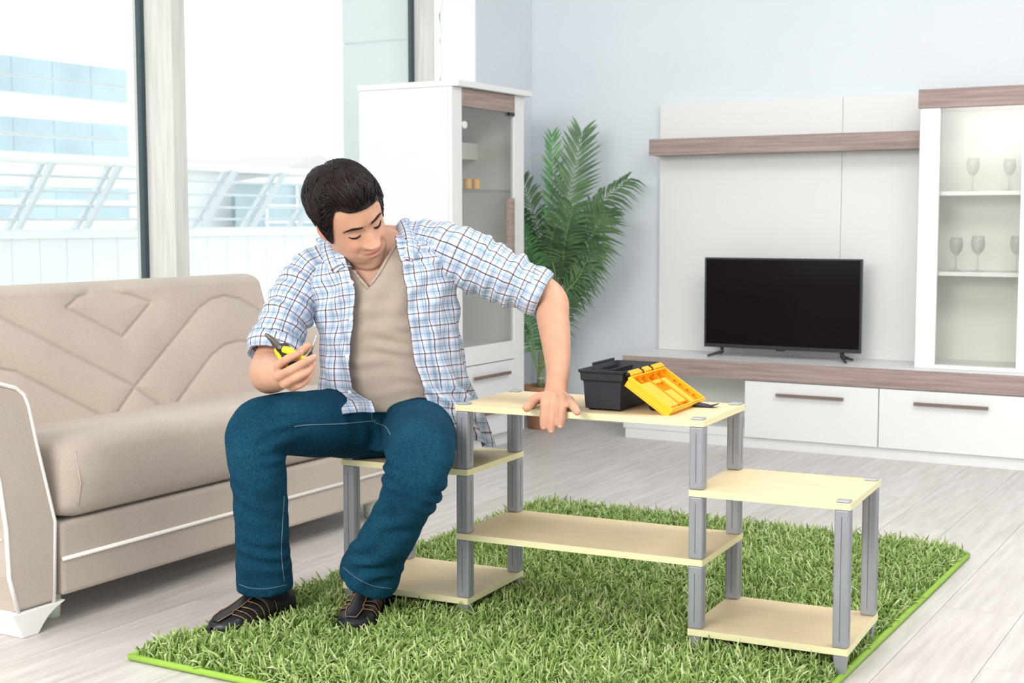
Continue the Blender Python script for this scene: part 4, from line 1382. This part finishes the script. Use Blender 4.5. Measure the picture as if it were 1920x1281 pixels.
# right leg (left in the picture): thigh out to the knee, shin straight down
add_loft(jn, limb([at(735, 790, 3.69), at(660, 792, 3.62), at(580, 795, 3.50), at(505, 796, 3.39), at(480, 815, 3.375), at(481, 865, 3.385), at(488, 930, 3.415), at(491, 1000, 3.44), at(494, 1060, 3.462), at(496, 1103, 3.475)],
                  [(0.100, 0.100), (0.093, 0.093), (0.084, 0.088), (0.073, 0.080), (0.073, 0.076), (0.070, 0.074), (0.066, 0.069), (0.066, 0.068), (0.068, 0.070), (0.071, 0.073)], 28, per=6, flat_tip=True))
# left leg: thigh towards the camera, shin slanting back
add_loft(jn, limb([at(775, 800, 3.69), at(783, 812, 3.55), at(787, 830, 3.40), at(788, 855, 3.28), at(778, 895, 3.255), at(757, 950, 3.295), at(732, 1000, 3.345), at(708, 1043, 3.41), at(691, 1079, 3.455)],
                  [(0.098, 0.100), (0.092, 0.096), (0.086, 0.090), (0.078, 0.082), (0.072, 0.074), (0.065, 0.065), (0.064, 0.064), (0.069, 0.071), (0.076, 0.080)], 28, per=6, flat_tip=True))
# hips and seat
add_loft(jn, limb([at(752, 736, 3.655), at(750, 765, 3.665), at(748, 795, 3.68), at(746, 822, 3.69)],
                  [(0.105, 0.150), (0.118, 0.170), (0.130, 0.185), (0.135, 0.180)], 28, ref=FWD, round_ends=False))
jme = remeshed(jn, 0.0055, 7, 0.5)
co = get_co(jme)
no = get_no(jme)
# cut flat on the seat board, so that he sits on it
inx = (co[:, 2] < ZL[2] + 0.004) & (co[:, 1] > SO[1] - 0.004) & (co[:, 2] > ZL[2] - 0.06)
co[inx, 2] = ZL[2] + 0.001
# folds: at the groin, behind the knees, above the hems, plus soft cloth noise
def fold(p, axis, n_, amp, wl, reach):
    "a few parallel creases around p; axis = direction across the creases"
    d = co - p
    u = d @ nrm(axis)
    r_ = np.linalg.norm(d, axis=1)
    return amp * np.cos(2 * math.pi * u / wl + 1.2 * np.sin(d[:, 2] * 40 + d[:, 0] * 30)) * np.exp(-(r_ / reach) ** 2)
disp = np.zeros(len(co))
disp += fold(at(690, 770, 3.56), at(690, 770, 3.56) - at(640, 800, 3.52), 3, 0.005, 0.050, 0.09)
disp += fold(at(530, 830, 3.34), at(530, 830, 3.3) - at(520, 790, 3.3), 3, 0.004, 0.035, 0.06)
disp += fold(at(730, 880, 3.24), V(0.2, 0, 1), 3, 0.005, 0.036, 0.06)
disp += fold(at(820, 925, 3.28), V(0.7, 0.2, 0.7), 3, 0.007, 0.040, 0.07)
disp += fold(at(495, 1040, 3.40), V(0.15, 0, 1), 3, 0.004, 0.045, 0.07)
disp += fold(at(700, 1050, 3.38), V(-0.4, 0, 1), 3, 0.006, 0.045, 0.08)
disp += fold(at(470, 940, 3.36), V(0.5, 0, 1), 3, 0.0025, 0.060, 0.10)
disp += fold(at(750, 980, 3.28), V(-0.6, 0, 1), 3, 0.004, 0.055, 0.09)
nz_ = np.array([noise.noise(Vector(p * 14)) + 0.5 * noise.noise(Vector(p * 31)) for p in co])
disp += 0.0022 * nz_
co = co + no * disp[:, None]
# do not sink into the seat board or the posts
sb = (co[:, 1] > SO[1] - 0.004) & (co[:, 2] < ZL[2] + 0.0015) & (co[:, 2] > ZL[2] - 0.08) & (co[:, 0] < SO[0] + 0.04)
co[sb, 2] = ZL[2] + 0.0012
set_co(jme, co - MO)
JEANS = finish('jeans', jme, 'denim', MAN, True)
from mathutils.bvhtree import BVHTree
bpy.context.view_layer.update()
JB = BVHTree.FromObject(JEANS, bpy.context.evaluated_depsgraph_get())
def stitch_on(bvh, pix, name, r, material, parent, lift=0.0005, per=8):
    "thin raised seam following the cloth under these photo points"
    pts = []
    for (x, y) in catmull([V(a, b, 0) for a, b in pix], per)[:, :2]:
        d = FWD + RGT * (x - 960) / FPX - UPV * (y - 640.5) / FPX
        h_ = bvh.ray_cast(Vector(CAM - MO), Vector(nrm(d)))
        if h_[0] is not None: pts.append(np.array(h_[0]) - nrm(d) * lift)
    if len(pts) > 2:
        return MB().tube(pts, r, 6).build(name, material, parent, smooth=True)
stitch_on(JB, [(552, 800), (580, 797), (640, 795), (705, 789)], 'seam', 0.0016, 'denim_thread', JEANS)
stitch_on(JB, [(698, 745), (697, 770), (700, 790), (722, 800), (732, 815)], 'seam', 0.0014, 'denim_thread', JEANS)
stitch_on(JB, [(533, 930), (530, 980), (528, 1040), (533, 1090)], 'seam', 0.0013, 'denim_thread', JEANS)
stitch_on(JB, [(448, 1096), (470, 1103), (500, 1104), (538, 1097)], 'seam', 0.0010, 'denim_thread', JEANS)
stitch_on(JB, [(643, 1064), (670, 1085), (700, 1099), (735, 1104)], 'seam', 0.0010, 'denim_thread', JEANS)

# ---------------------------------------------------------------- shirts: rings round the torso
def ring_frames(rows):
    "rows: (cx, cy, depth, half width m, half depth m, tilt px per px)"
    return rows
TR = [  # px centre, py, depth, half width, half depth, slope of the shoulder line
    (748, 800, 3.68, 0.172, 0.128, 0.02), (746, 760, 3.672, 0.166, 0.126, 0.01), (742, 720, 3.662, 0.160, 0.126, 0.0), (735, 660, 3.648, 0.157, 0.127, -0.04),
    (728, 600, 3.635, 0.165, 0.130, -0.09), (721, 550, 3.624, 0.172, 0.126, -0.13), (715, 510, 3.616, 0.172, 0.116, -0.16), (712, 482, 3.612, 0.150, 0.100, -0.17), (709, 462, 3.610, 0.110, 0.085, -0.17), (706, 448, 3.608, 0.080, 0.074, -0.15)]
def torso_row(t):
    T_ = np.array(TR)
    return [np.interp(t, np.linspace(0, 1, len(TR)), T_[:, k]) for k in range(6)]
def torso_pt(t, phi, dw=0.0, dd=0.0, e=2.4):
    cx, cy, dp, hw, hd_, sl = torso_row(t)
    c = at(cx, cy, dp)
    lx = nrm(RGT - UPV * sl)
    fy = nrm(-FWD + V(0, 0, -0.05))
    s, co_ = np.sin(phi), np.cos(phi)
    X = (hw + dw) * np.sign(s) * np.abs(s) ** (2 / e)
    Y = (hd_ + dd) * np.sign(co_) * np.abs(co_) ** (2 / e)
    return c + np.outer(np.atleast_1d(X), lx) + np.outer(np.atleast_1d(Y), fy)

def pix(p):
    d = p - CAM
    q = d @ FWD
    return 960 + FPX * (d @ RGT) / q, 640.5 - FPX * (d @ UPV) / q

# t-shirt
nt_, nph = 110, 150
ph = np.linspace(-math.pi, math.pi, nph, endpoint=False)
rows = []
for t in np.linspace(0.10, 0.985, nt_):
    r_ = torso_pt(t, ph)
    px_, py_ = pix(r_)
    f = np.clip(np.cos(ph), 0, 1) ** 0.5
    # horizontal drag folds across the belly, stronger to the right
    w_ = np.exp(-((py_ - 665) / 62) ** 2)
    wob = 9 * np.sin(px_ * 0.021 + py_ * 0.013) + 6 * np.sin(px_ * 0.047 - py_ * 0.031 + 1.0)
    mod = 0.55 + 0.45 * np.sin(px_ * 0.035 + py_ * 0.06)
    fo = 0.0050 * mod * np.sin((py_ - 0.16 * (px_ - 720) + wob) * 2 * math.pi / 29.0) * w_
    fo += 0.0028 * np.sin((py_ + 0.10 * (px_ - 720)) * 2 * math.pi / 41.0 + 1.0) * np.exp(-((py_ - 620) / 60) ** 2)
    fo += 0.003 * np.sin((px_ + 0.5 * py_) * 2 * math.pi / 60.0) * np.exp(-((py_ - 560) / 40) ** 2)
    rows.append(r_ + np.outer(fo * f, -FWD))
rows = np.array(rows)
me = grid_mesh('t_shirt', rows - MO, closed_u=True)
# v neck opening: drop the faces inside the v
bm = bmesh.new()
bm.from_mesh(me)
def in_v(x, y):
    if y > 540: return False
    xl = np.interp(y, [430, 500, 514, 540], [600, 655, 669, 690])
    xr = np.interp(y, [430, 457, 540], [757, 742, 691])
    return xl < x < xr
kill = []
for f_ in bm.faces:
    c = np.array(f_.calc_center_median()) + MO
    x_p, y_p = pix(c[None])
    if np.dot(np.array(f_.normal), FWD) < 0.3 and in_v(x_p[0], y_p[0]) and (c - at(712, 480, 3.612)) @ FWD < 0:
        kill.append(f_)
bmesh.ops.delete(bm, geom=kill, context='FACES')
bm.to_mesh(me)
bm.free()
TEE = finish('t_shirt', me, 'tee_beige', MAN, True)
md = TEE.modifiers.new('thick', 'SOLIDIFY')
md.thickness, md.offset = 0.003, 1.0
bpy.context.view_layer.update()
TBV = BVHTree.FromObject(TEE, bpy.context.evaluated_depsgraph_get())
stitch_on(TBV, [(664, 508), (672, 520), (690, 541)], 'neck_band', 0.0045, 'tee_beige', TEE, 0.0005)
stitch_on(TBV, [(690, 541), (710, 513), (728, 482), (744, 456)], 'neck_band', 0.0045, 'tee_beige', TEE, 0.0005)

# open shirt: a sheet from one front edge round the back to the other
def edge_phi(t, xpx, dw, dd, side):
    "angle at which the shirt ring crosses picture column xpx on the front"
    best = None
    for p_ in np.linspace(0.02, 1.45, 200) * side:
        q = torso_pt(t, np.array([p_]), dw, dd)
        x, y = pix(q)
        e = abs(x[0] - xpx(y[0]))
        if best is None or e < best[0]: best = (e, p_)
    return best[1]
xl = lambda y: np.interp(y, [430, 470, 500, 540, 600, 680, 730, 765, 800], [640, 650, 655, 669, 668, 661, 668, 704, 712])
xr = lambda y: np.interp(y, [430, 460, 500, 540, 600, 680, 735, 770, 800], [735, 742, 753, 760, 764, 777, 793, 812, 830])
nrow, ncol = 120, 200
rows, uvs = [], []
tt = np.linspace(0.015, 0.985, nrow)
for i, t in enumerate(tt):
    lo = 1 - smoothstep(0.0, 0.45, t)
    dw = 0.018 + 0.026 * lo
    dd = 0.014 + 0.012 * lo
    pl, pr_ = edge_phi(t, xl, dw, dd, -1), edge_phi(t, xr, dw, dd, 1)
    u = np.linspace(0, 1, ncol)
    phs = pl - u * (2 * math.pi - (pr_ - pl))     # left edge, round the back, to the right edge
    r_ = torso_pt(t, phs, dw, dd)
    n_ = np.sin(phs)[:, None] * nrm(RGT) + np.cos(phs)[:, None] * (-FWD)
    px_, py_ = pix(r_)
    ds = np.concatenate([[0], np.cumsum(np.linalg.norm(np.diff(r_, axis=0), axis=1))])
    # vertical folds that widen towards the hem, and drag lines from the shoulders
    fo = (0.0045 + 0.010 * lo) * np.sin(ds * 2 * math.pi / 0.085 + 1.5 * np.sin(t * 7) + 0.8)
    fo += 0.0045 * np.sin((px_ * 0.75 + py_ * 0.65) * 2 * math.pi / 46.0) * np.exp(-((py_ - 545) / 70) ** 2)
    fo += 0.0035 * np.sin((px_ - py_ * 0.55) * 2 * math.pi / 38.0) * np.exp(-((py_ - 640) / 70) ** 2)
    edge = np.minimum(ds, ds[-1] - ds)
    fo += 0.010 * np.exp(-(edge / 0.03) ** 2)
    r_ = r_ + n_ * fo[:, None]
    rows.append(r_)
    vv = (TR[0][1] - np.interp(t, np.linspace(0, 1, len(TR)), [q[1] for q in TR])) * 3.62 / FPX
    uvs.append(np.stack([np.where(ds < ds[-1] / 2, ds, ds - ds[-1] + 0.4), np.full(ncol, vv)], 1))
rows, uvs = np.array(rows), np.array(uvs)
cr_ = np.array([noise.noise(Vector(p * V(13, 13, 9))) * 0.006 + noise.noise(Vector(p * 34)) * 0.0028 for p in rows.reshape(-1, 3)]).reshape(rows.shape[:2])
rows = rows + cr_[:, :, None] * (-FWD)
# lower hem: curve it, let the tail spread over the hip at the picture's right
hem = np.linspace(0, 1, ncol)
for i in range(nrow):
    k = (1 - smoothstep(0.0, 0.22, tt[i]))
    px_, py_ = pix(rows[i])
    front_l = np.exp(-((hem - 0.0) / 0.16) ** 2)
    rows[i] += np.outer(k * front_l * 0.050, V(0, 0, 1))
    rows[i] += np.outer(k * front_l * 0.06, -FWD)
    tail = np.exp(-((hem - 0.79) / 0.16) ** 2)
    rows[i] += np.outer(k * tail, V(0.045, -0.02, -0.055))
    fr_r = np.exp(-((hem - 1.0) / 0.09) ** 2)
    rows[i] += np.outer(k * fr_r, V(0.02, -0.055, 0.02))
SHIRT = finish('shirt', grid_mesh('shirt', rows - MO, uv=uvs), 'plaid', MAN, True)
md = SHIRT.modifiers.new('thick', 'SOLIDIFY')
md.thickness, md.offset = 0.0022, 1.0
# doubled front plackets
for sl, nm in ((slice(0, 9), 1), (slice(ncol - 11, ncol), -1)):
    g = rows[:, sl] + (-FWD) * 0.0032
    o = finish('placket', grid_mesh('placket', g - MO, uv=uvs[:, sl]), 'plaid', SHIRT, True)
    md = o.modifiers.new('thick', 'SOLIDIFY')
    md.thickness, md.offset = 0.002, 1.0
bpy.context.view_layer.update()
SBV = BVHTree.FromObject(SHIRT, bpy.context.evaluated_depsgraph_get())
for (x, y) in ((659, 530), (658, 598), (651, 668), (656, 735)):
    d = FWD + RGT * (x - 960) / FPX - UPV * (y - 640.5) / FPX
    h_ = SBV.ray_cast(Vector(CAM - MO), Vector(nrm(d)))
    if h_[0] is not None:
        p = np.array(h_[0]) - nrm(d) * 0.006
        q = p - nrm(d) * 0.0025
        MB().tube([p, q], 0.0056, 14).build('button', 'button_white', SHIRT, 0.0008, smooth=False)

def sleeve(name, ctrl, rad, cuff_n, seed, wr, uo):
    q = catmull([np.concatenate([p, [r]]) for p, r in zip(ctrl, rad)], 14)
    P_, R_ = q[:, :3], q[:, 3]
    n = 72
    L_ = np.concatenate([[0], np.cumsum(np.linalg.norm(np.diff(P_, axis=0), axis=1))])
    rows, uv = [], []
    prev = None
    th = np.linspace(0, 2 * math.pi, n, endpoint=False)
    for i in range(len(P_)):
        t = nrm(P_[min(i + 1, len(P_) - 1)] - P_[max(i - 1, 0)])
        a = -FWD if prev is None else prev
        a = nrm(a - t * (a @ t))
        prev = a
        b = np.cross(t, a)
        f = L_[i] / L_[-1]
        am = wr * (0.4 + 1.0 * f)
        fo = am * np.sin(2 * math.pi * (L_[i] / 0.052) + 2.1 * np.sin(th + seed) + 0.7 * np.sin(2 * th))
        fo += am * 0.7 * np.sin(2 * math.pi * (L_[i] / 0.033) - 2.5 * np.sin(th * 1 + 1 + seed))
        r_ = R_[i] + fo
        rows.append(P_[i] + np.outer(np.cos(th) * r_, a) + np.outer(np.sin(th) * r_, b))
        ang = np.linspace(0, 2 * math.pi, n + 1)
        uv.append(np.stack([uo + ang * 0.058, np.full(n + 1, L_[i])], 1))
    rows, uv = np.array(rows), np.array(uv)
    cn = rows.mean(1, keepdims=True)
    od = (rows - cn) / np.linalg.norm(rows - cn, axis=2, keepdims=True)
    cr_ = np.array([noise.noise(Vector(p * 17)) * 0.006 + noise.noise(Vector(p * 41)) * 0.0025 for p in rows.reshape(-1, 3)]).reshape(rows.shape[:2])
    rows = rows + od * cr_[:, :, None]
    o = finish(name, grid_mesh(name, rows - MO, closed_u=True, uv=uv), 'plaid', SHIRT, True)
    md = o.modifiers.new('thick', 'SOLIDIFY')
    md.thickness = 0.002
    # rolled cuff
    ax = nrm(P_[-1] - P_[-4])
    cr, cu = [], []
    k = 0
    prof = [(-0.046, 0.002), (-0.044, 0.009), (-0.024, 0.0125), (-0.006, 0.010), (0.002, 0.007), (0.004, 0.001), (-0.004, -0.004), (-0.03, -0.005)]
    c0 = rows[-1].mean(0)
    for j, (s_, dr_) in enumerate(prof):
        base = c0 + ax * s_
        rr = R_[-1] + dr_ + 0.0022 * np.sin(th * 3 + seed + s_ * 60) + 0.0015 * np.sin(th * 7 + s_ * 90)
        cr.append(base + np.outer(np.cos(th) * rr, prev) + np.outer(np.sin(th) * rr, b))
        cu.append(np.stack([uo + np.linspace(0, 2 * math.pi, n + 1) * 0.058 + 0.013, np.full(n + 1, j * 0.014)], 1))
    c_ = finish('cuff', grid_mesh('cuff', np.array(cr) - MO, closed_u=True, uv=np.array(cu)), 'plaid', SHIRT, True)
    md = c_.modifiers.new('thick', 'SOLIDIFY')
    md.thickness = 0.0015
sleeve('sleeve', [at(655, 478, 3.64), at(612, 492, 3.64), at(582, 520, 3.635), at(556, 560, 3.61), at(530, 610, 3.575), at(512, 668, 3.535)], [0.040, 0.056, 0.064, 0.066, 0.064, 0.060], 0, 0.4, 0.0034, 0.01)
sleeve('sleeve', [at(752, 446, 3.63), at(798, 454, 3.625), at(850, 474, 3.60), at(905, 500, 3.60), at(960, 525, 3.592), at(1018, 552, 3.582)], [0.038, 0.058, 0.076, 0.076, 0.067, 0.053], 0, 1.9, 0.0032, 0.02)

# collar leaves
def leaf(inner, outer, name='collar'):
    a = catmull([at(*p) for p in inner], 8)
    b = catmull([at(*p) for p in outer], 8)
    g, uv = [], []
    L_ = np.concatenate([[0], np.cumsum(np.linalg.norm(np.diff(a, axis=0), axis=1))])
    for i in range(len(a)):
        row, ur = [], []
        for k in np.linspace(0, 1, 9):
            p = a[i] + (b[i] - a[i]) * k + (-FWD * 0.010 + V(0, 0, 0.008)) * math.sin(math.pi * k) * 0.9
            row.append(p)
            ur.append((k * np.linalg.norm(b[i] - a[i]) + 0.01, L_[i]))
        g.append(row)
        uv.append(ur)
    o = finish(name, grid_mesh(name, np.array(g) - MO, uv=np.array(uv)), 'plaid', SHIRT, True)
    md = o.modifiers.new('thick', 'SOLIDIFY')
    md.thickness = 0.003
leaf([(640, 452, 3.60), (646, 470, 3.555), (655, 492, 3.505), (660, 500, 3.495)], [(592, 448, 3.64), (600, 470, 3.555), (612, 500, 3.50), (628, 512, 3.488)])
leaf([(744, 425, 3.62), (747, 446, 3.56), (750, 472, 3.51), (753, 492, 3.495)], [(765, 412, 3.66), (776, 440, 3.575), (782, 470, 3.51), (772, 492, 3.49)])

# ---------------------------------------------------------------- hair
hk = MB()
# scalp cap offset from the skull
def skull(th, z, off):
    f, a, b = np.interp(z, ZK, FK), np.interp(z, ZK, AK), np.interp(z, ZK, BK)
    s, c = np.sin(th), np.cos(th)
    e = 2.25
    x = (a + off) * np.sign(s) * np.abs(s) ** (2 / e)
    y = np.where(c >= 0, f + off, b + off) * np.sign(c) * np.abs(c) ** (2 / e)
    return np.stack([x, y, np.full_like(x, z)], -1)
def hairline(th):
    "lowest z with hair at azimuth th (0 = forehead)"
    a = np.abs(th)
    low = np.interp(a, [0, 0.40, 0.70, 0.95, 1.1, 1.2, 1.3], [0.060, 0.058, 0.055, 0.045, 0.020, -0.01, -0.03])
    hi = np.interp(a, [0, 0.40, 0.70, 0.90, 1.05, 1.18, 1.28, 1.45, 1.75, 2.1, 2.6, 3.15], [0.060, 0.064, 0.072, 0.070, 0.050, 0.014, -0.026, -0.032, 0.016, -0.040, -0.070, -0.078])
    return np.where((th > 0) & (a < 1.3), low, hi)
nth, nzz = 96, 30
th = np.linspace(-math.pi, math.pi, nth, endpoint=False)
def hoff(th, u):
    "hair thickness: fuller on top and in front"
    side = np.exp(-((np.asarray(th) - 1.1) / 0.75) ** 2)
    return 0.005 + (0.020 - 0.013 * side) * smoothstep(0.0, 0.45, u) + 0.004 * np.cos(th) * smoothstep(0.2, 0.6, u)
def hair_pt(th, u, extra=0.0):
    "u = 0 at the hairline, 1 at the top of the head"
    th = np.atleast_1d(np.asarray(th, float))
    hl = hairline(th)
    zt = 0.1165
    ang = np.arcsin(np.clip(hl / zt, -1, 1))
    z = zt * np.sin(ang + (math.pi / 2 - ang) * u)
    z = np.clip(z, -0.12, 0.1165)
    out = np.array([skull(np.array([t]), zz, 0.0)[0] for t, zz in zip(th, z)])
    c = V(0, -0.008, 0.015)
    d = out - c
    d /= np.linalg.norm(d, axis=1)[:, None]
    return out + d * (hoff(th, u) + extra)[:, None]
rows = [h2w(hair_pt(th, u) + 0) for u in np.linspace(0, 0.985, nzz)]
inner = [h2w(hair_pt(th, 0.0, np.full(nth, -0.010)))]
cap_rows = np.array(inner + rows)
HAIR = finish('hair', grid_mesh('hair', cap_rows - MO, closed_u=True, caps=True), 'hair_dark', MAN, True)
# locks sweep from the whorl at the back forwards and down
lk = MB()
rr = random.Random(5)
for k in range(2600):
    t0 = rr.uniform(-math.pi, math.pi)
    u0 = rr.random() ** 0.7 * 0.95
    n_ = 5
    # combed: on top run forward (towards th=0), at the sides run down
    pts = []
    t_, u_ = t0, min(0.98, u0 + 0.30)
    stepu = -(u_ - max(0.0, u0 - rr.uniform(0.0, 0.06))) / (n_ - 1)
    sgn = -1 if t0 > 0 else 1
    lift_k = rr.uniform(-0.001, 0.0035)
    for j in range(n_):
        ex = lift_k + (0.002 if 0 < j < n_ - 1 else -0.003)
        pts.append(h2w(hair_pt(t_, max(u_, 0.0), ex))[0] - MO)
        u_ += stepu
        t_ += sgn * 0.10 * (1 if abs(t_) > 0.15 else 0) + rr.uniform(-0.02, 0.02)
    lk.tube(pts, [0.0008, 0.0019, 0.0022, 0.0018, 0.0004], 3, cap=False)
lk.build('locks', 'hair_dark', HAIR, smooth=True)['kind'] = 'stuff'

# ---------------------------------------------------------------- shoes
def shoe(heel, toe, zs, name):
    d = np.append(toe - heel, 0.0)
    Lg = np.linalg.norm(d)
    d = d / Lg
    s_ = np.cross(V(0, 0, 1), d)
    o0 = V(*heel, zs)
    def P_(l, a, z): return o0 + d * l * Lg + s_ * a + V(0, 0, z) - MO
    lv = np.array([0.0, 0.04, 0.12, 0.25, 0.40, 0.55, 0.70, 0.82, 0.92, 0.98, 1.0])
    hwv = np.array([0.012, 0.028, 0.036, 0.037, 0.036, 0.041, 0.047, 0.047, 0.038, 0.022, 0.006])
    htv = np.array([0.055, 0.075, 0.088, 0.100, 0.092, 0.074, 0.058, 0.050, 0.042, 0.034, 0.026])
    ls = np.linspace(0, 1, 40)
    hw, ht = np.interp(ls, lv, hwv), np.interp(ls, lv, htv)
    def surf(l, a, off=0.0):
        "upper surface at l along the foot and angle a (0 = left edge, pi = right edge)"
        w_, h_ = np.interp(l, lv, hwv) + off, np.interp(l, lv, htv) + off
        e = 2.5
        return P_(l, w_ * np.sign(math.cos(a)) * abs(math.cos(a)) ** (2 / e), 0.014 + (h_ - 0.014) * abs(math.sin(a)) ** (2 / e))
    up = np.array([[surf(l, a) for a in np.linspace(0, math.pi, 25)] for l in ls])
    SHO = finish(name, grid_mesh(name, up), 'shoe_leather', MAN, True)
    SHO.name = name
    # dark sock panels show between the straps at the toe
    sole = MB()
    vs, n = [], 40
    outl = [(l, 1) for l in ls] + [(l, -1) for l in ls[::-1]]
    for z in (0.0, 0.016):
        for l, sg in outl: vs.append(P_(l * 1.03 - 0.015, sg * (np.interp(l, lv, hwv) + 0.004), z))
    m_ = len(outl)
    fs = [tuple(range(m_))[::-1], tuple(range(m_, 2 * m_))] + [(i, (i + 1) % m_, m_ + (i + 1) % m_, m_ + i) for i in range(m_)]
    sole.add(vs, fs).build('sole', 'shoe_sole', SHO, 0.003)
    # straps: raised leather bands with tan stitched edges
    def band(l_of_a, wl, nm, mt='shoe_leather', off=0.0022, a0=0.12, a1=math.pi - 0.12):
        aa = np.linspace(a0, a1, 25)
        g = np.array([[surf(np.clip(l_of_a(a) + k * wl, 0, 1), a, off) for a in aa] for k in (-1, -0.4, 0.4, 1)])
        o = finish(nm, grid_mesh(nm, g), mt, SHO, True)
        md = o.modifiers.new('t', 'SOLIDIFY')
        md.thickness = 0.0022
        for k in (-1, 1):
            MB().tube([surf(np.clip(l_of_a(a) + k * wl, 0, 1), a, off + 0.0008) for a in aa], 0.0010, 5).build('stitching', 'shoe_thread', SHO, smooth=True)
    arc = lambda l0, c: (lambda a: l0 - c * math.cos(a) ** 2)
    band(arc(0.80, 0.10), 0.036, 'strap')
    band(arc(0.66, 0.12), 0.042, 'strap')
    band(arc(0.50, 0.12), 0.050, 'strap')
    # centre strap running to the toe
    for a_c, wd, l0, l1 in ((math.pi / 2, 0.24, 0.42, 0.97),):
        ll_ = np.linspace(l0, l1, 26)
        g = np.array([[surf(l, a_c + k * wd * (1.0 if l < 0.8 else 1.35), 0.0052) for k in np.linspace(-1, 1, 7)] for l in ll_])
        o = finish('strap', grid_mesh('strap', g), 'shoe_leather', SHO, True)
        md = o.modifiers.new('t', 'SOLIDIFY')
        md.thickness = 0.002
        for k in (-1, 1):
            MB().tube([surf(l, a_c + k * wd * (1.0 if l < 0.8 else 1.35), 0.0060) for l in ll_], 0.0010, 5).build('stitching', 'shoe_thread', SHO, smooth=True)
    # buckle stud and heel strap
    p = surf(0.45, math.pi / 2, 0.010)
    MB().tube([p, p + V(0, 0, 0.003)], 0.006, 12).build('stud', 'shoe_leather', SHO, 0.0008)
    MB().tube([surf(l, math.pi * 0.80, 0.0015) for l in np.linspace(0.05, 0.34, 10)], 0.001, 5).build('stitching', 'shoe_thread', SHO, smooth=True)
    MB().tube([surf(l, math.pi * (0.80 - 0.5 * (l - 0.05)), 0.0015) for l in np.linspace(0.05, 0.30, 10)], 0.001, 5).build('stitching', 'shoe_thread', SHO, smooth=True)
    # ankle filling the trouser leg
    A = o0 + d * 0.21 * Lg
    return SHO
shoe(SHOE_R[0], SHOE_R[1], 0.012, 'shoe')
shoe(SHOE_L[0], SHOE_L[1], 0.012, 'shoe')
sk = MB()
for (a, b) in ((SHOE_R, at(495, 1085, 3.47)), (SHOE_L, at(691, 1070, 3.455))):
    h_ = V(*(a[0] + (a[1] - a[0]) * 0.24), 0.075)
    m2 = MB()
    add_loft(m2, limb([h_ - MO, h_ * 0.5 + b * 0.5 - MO, b - MO], [(0.034, 0.040), 0.038, 0.042], 16))
    m2.build('sock', 'shoe_sock', MAN, smooth=True)

# ------------------------------------------------------------------ pliers and screwdriver in the right hand
mat('tool_steel', (0.16, 0.14, 0.13), 0.38, metal=0.8, var=0.3, scale=40)
mat('tool_bright', (0.45, 0.44, 0.43), 0.3, metal=0.9)
mat('grip_yellow', (0.85, 0.68, 0.01), 0.45)
mat('grip_black', (0.015, 0.015, 0.016), 0.5)
PLI = thing('pliers', 'combination pliers with yellow and black grips in the right hand', 'pliers', tuple(zp(540, 380, 3.235)))
PO_ = zp(540, 380, 3.235)
def pl(x, y, d): return zp(x, y, d) - PO_
add = MB()
def flatbar(pts, hw, ht, nm, mt, parent, bev=0.0008):
    "flat tapered bar lying roughly in the picture plane"
    rows = limb([p for p in pts], [(h_, t_) for h_, t_ in zip(ht, hw)], 12, per=5, ref=FWD)
    m_ = MB()
    add_loft(m_, rows)
    return m_.build(nm, mt, parent, smooth=True)
flatbar([pl(378, 238, 3.232), pl(430, 285, 3.232), pl(500, 345, 3.233), pl(545, 395, 3.235)], [0.0035, 0.0062, 0.0075, 0.0085], [0.003, 0.0042, 0.005, 0.006], 'jaw', 'tool_steel', PLI)
flatbar([pl(400, 262, 3.240), pl(450, 320, 3.240), pl(500, 380, 3.240), pl(545, 405, 3.238)], [0.0030, 0.0052, 0.0065, 0.0075], [0.003, 0.0042, 0.005, 0.006], 'jaw', 'tool_steel', PLI)
flatbar([pl(560, 385, 3.232), pl(610, 385, 3.232), pl(640, 400, 3.233)], [0.0075, 0.0085, 0.0065], [0.005, 0.0055, 0.005], 'grip_collar', 'grip_black', PLI)
flatbar([pl(600, 420, 3.228), pl(660, 440, 3.226), pl(740, 500, 3.228), pl(830, 540, 3.232), pl(900, 560, 3.24)], [0.0085, 0.0092, 0.0085, 0.008, 0.006], [0.007, 0.008, 0.008, 0.008, 0.006], 'grip', 'grip_yellow', PLI)
flatbar([pl(510, 425, 3.240), pl(535, 470, 3.244), pl(600, 560, 3.246), pl(690, 640, 3.248), pl(780, 690, 3.25)], [0.0070, 0.0082, 0.0085, 0.008, 0.006], [0.006, 0.007, 0.008, 0.008, 0.006], 'grip', 'grip_yellow', PLI)
flatbar([pl(530, 405, 3.234), pl(570, 450, 3.238), pl(640, 560, 3.240), pl(740, 600, 3.242), pl(860, 600, 3.246)], [0.0075, 0.0070, 0.007, 0.007, 0.005], [0.006, 0.006, 0.006, 0.006, 0.005], 'grip', 'grip_black', PLI)
q0 = pl(545, 392, 3.226)
MB().tube([q0, q0 - FWD * 0.003], 0.005, 12).build('rivet', 'tool_steel', PLI, 0.0006)
SD = thing('screwdriver', 'thin steel screwdriver shaft sticking up between thumb and fingers', 'screwdriver', tuple(zp(900, 520, 3.25)))
so = zp(900, 520, 3.25)
MB().tube([zp(990, 232, 3.262) - so, zp(985, 255, 3.262) - so, zp(955, 340, 3.260) - so, zp(918, 455, 3.256) - so], [0.0012, 0.0021, 0.0021, 0.0021], 8).build('shaft', 'tool_bright', SD, smooth=True)
MB().tube([zp(918, 455, 3.256) - so, zp(905, 500, 3.252) - so, zp(880, 580, 3.244) - so], [0.0035, 0.0065, 0.006], 10).build('handle', 'grip_black', SD, smooth=True)
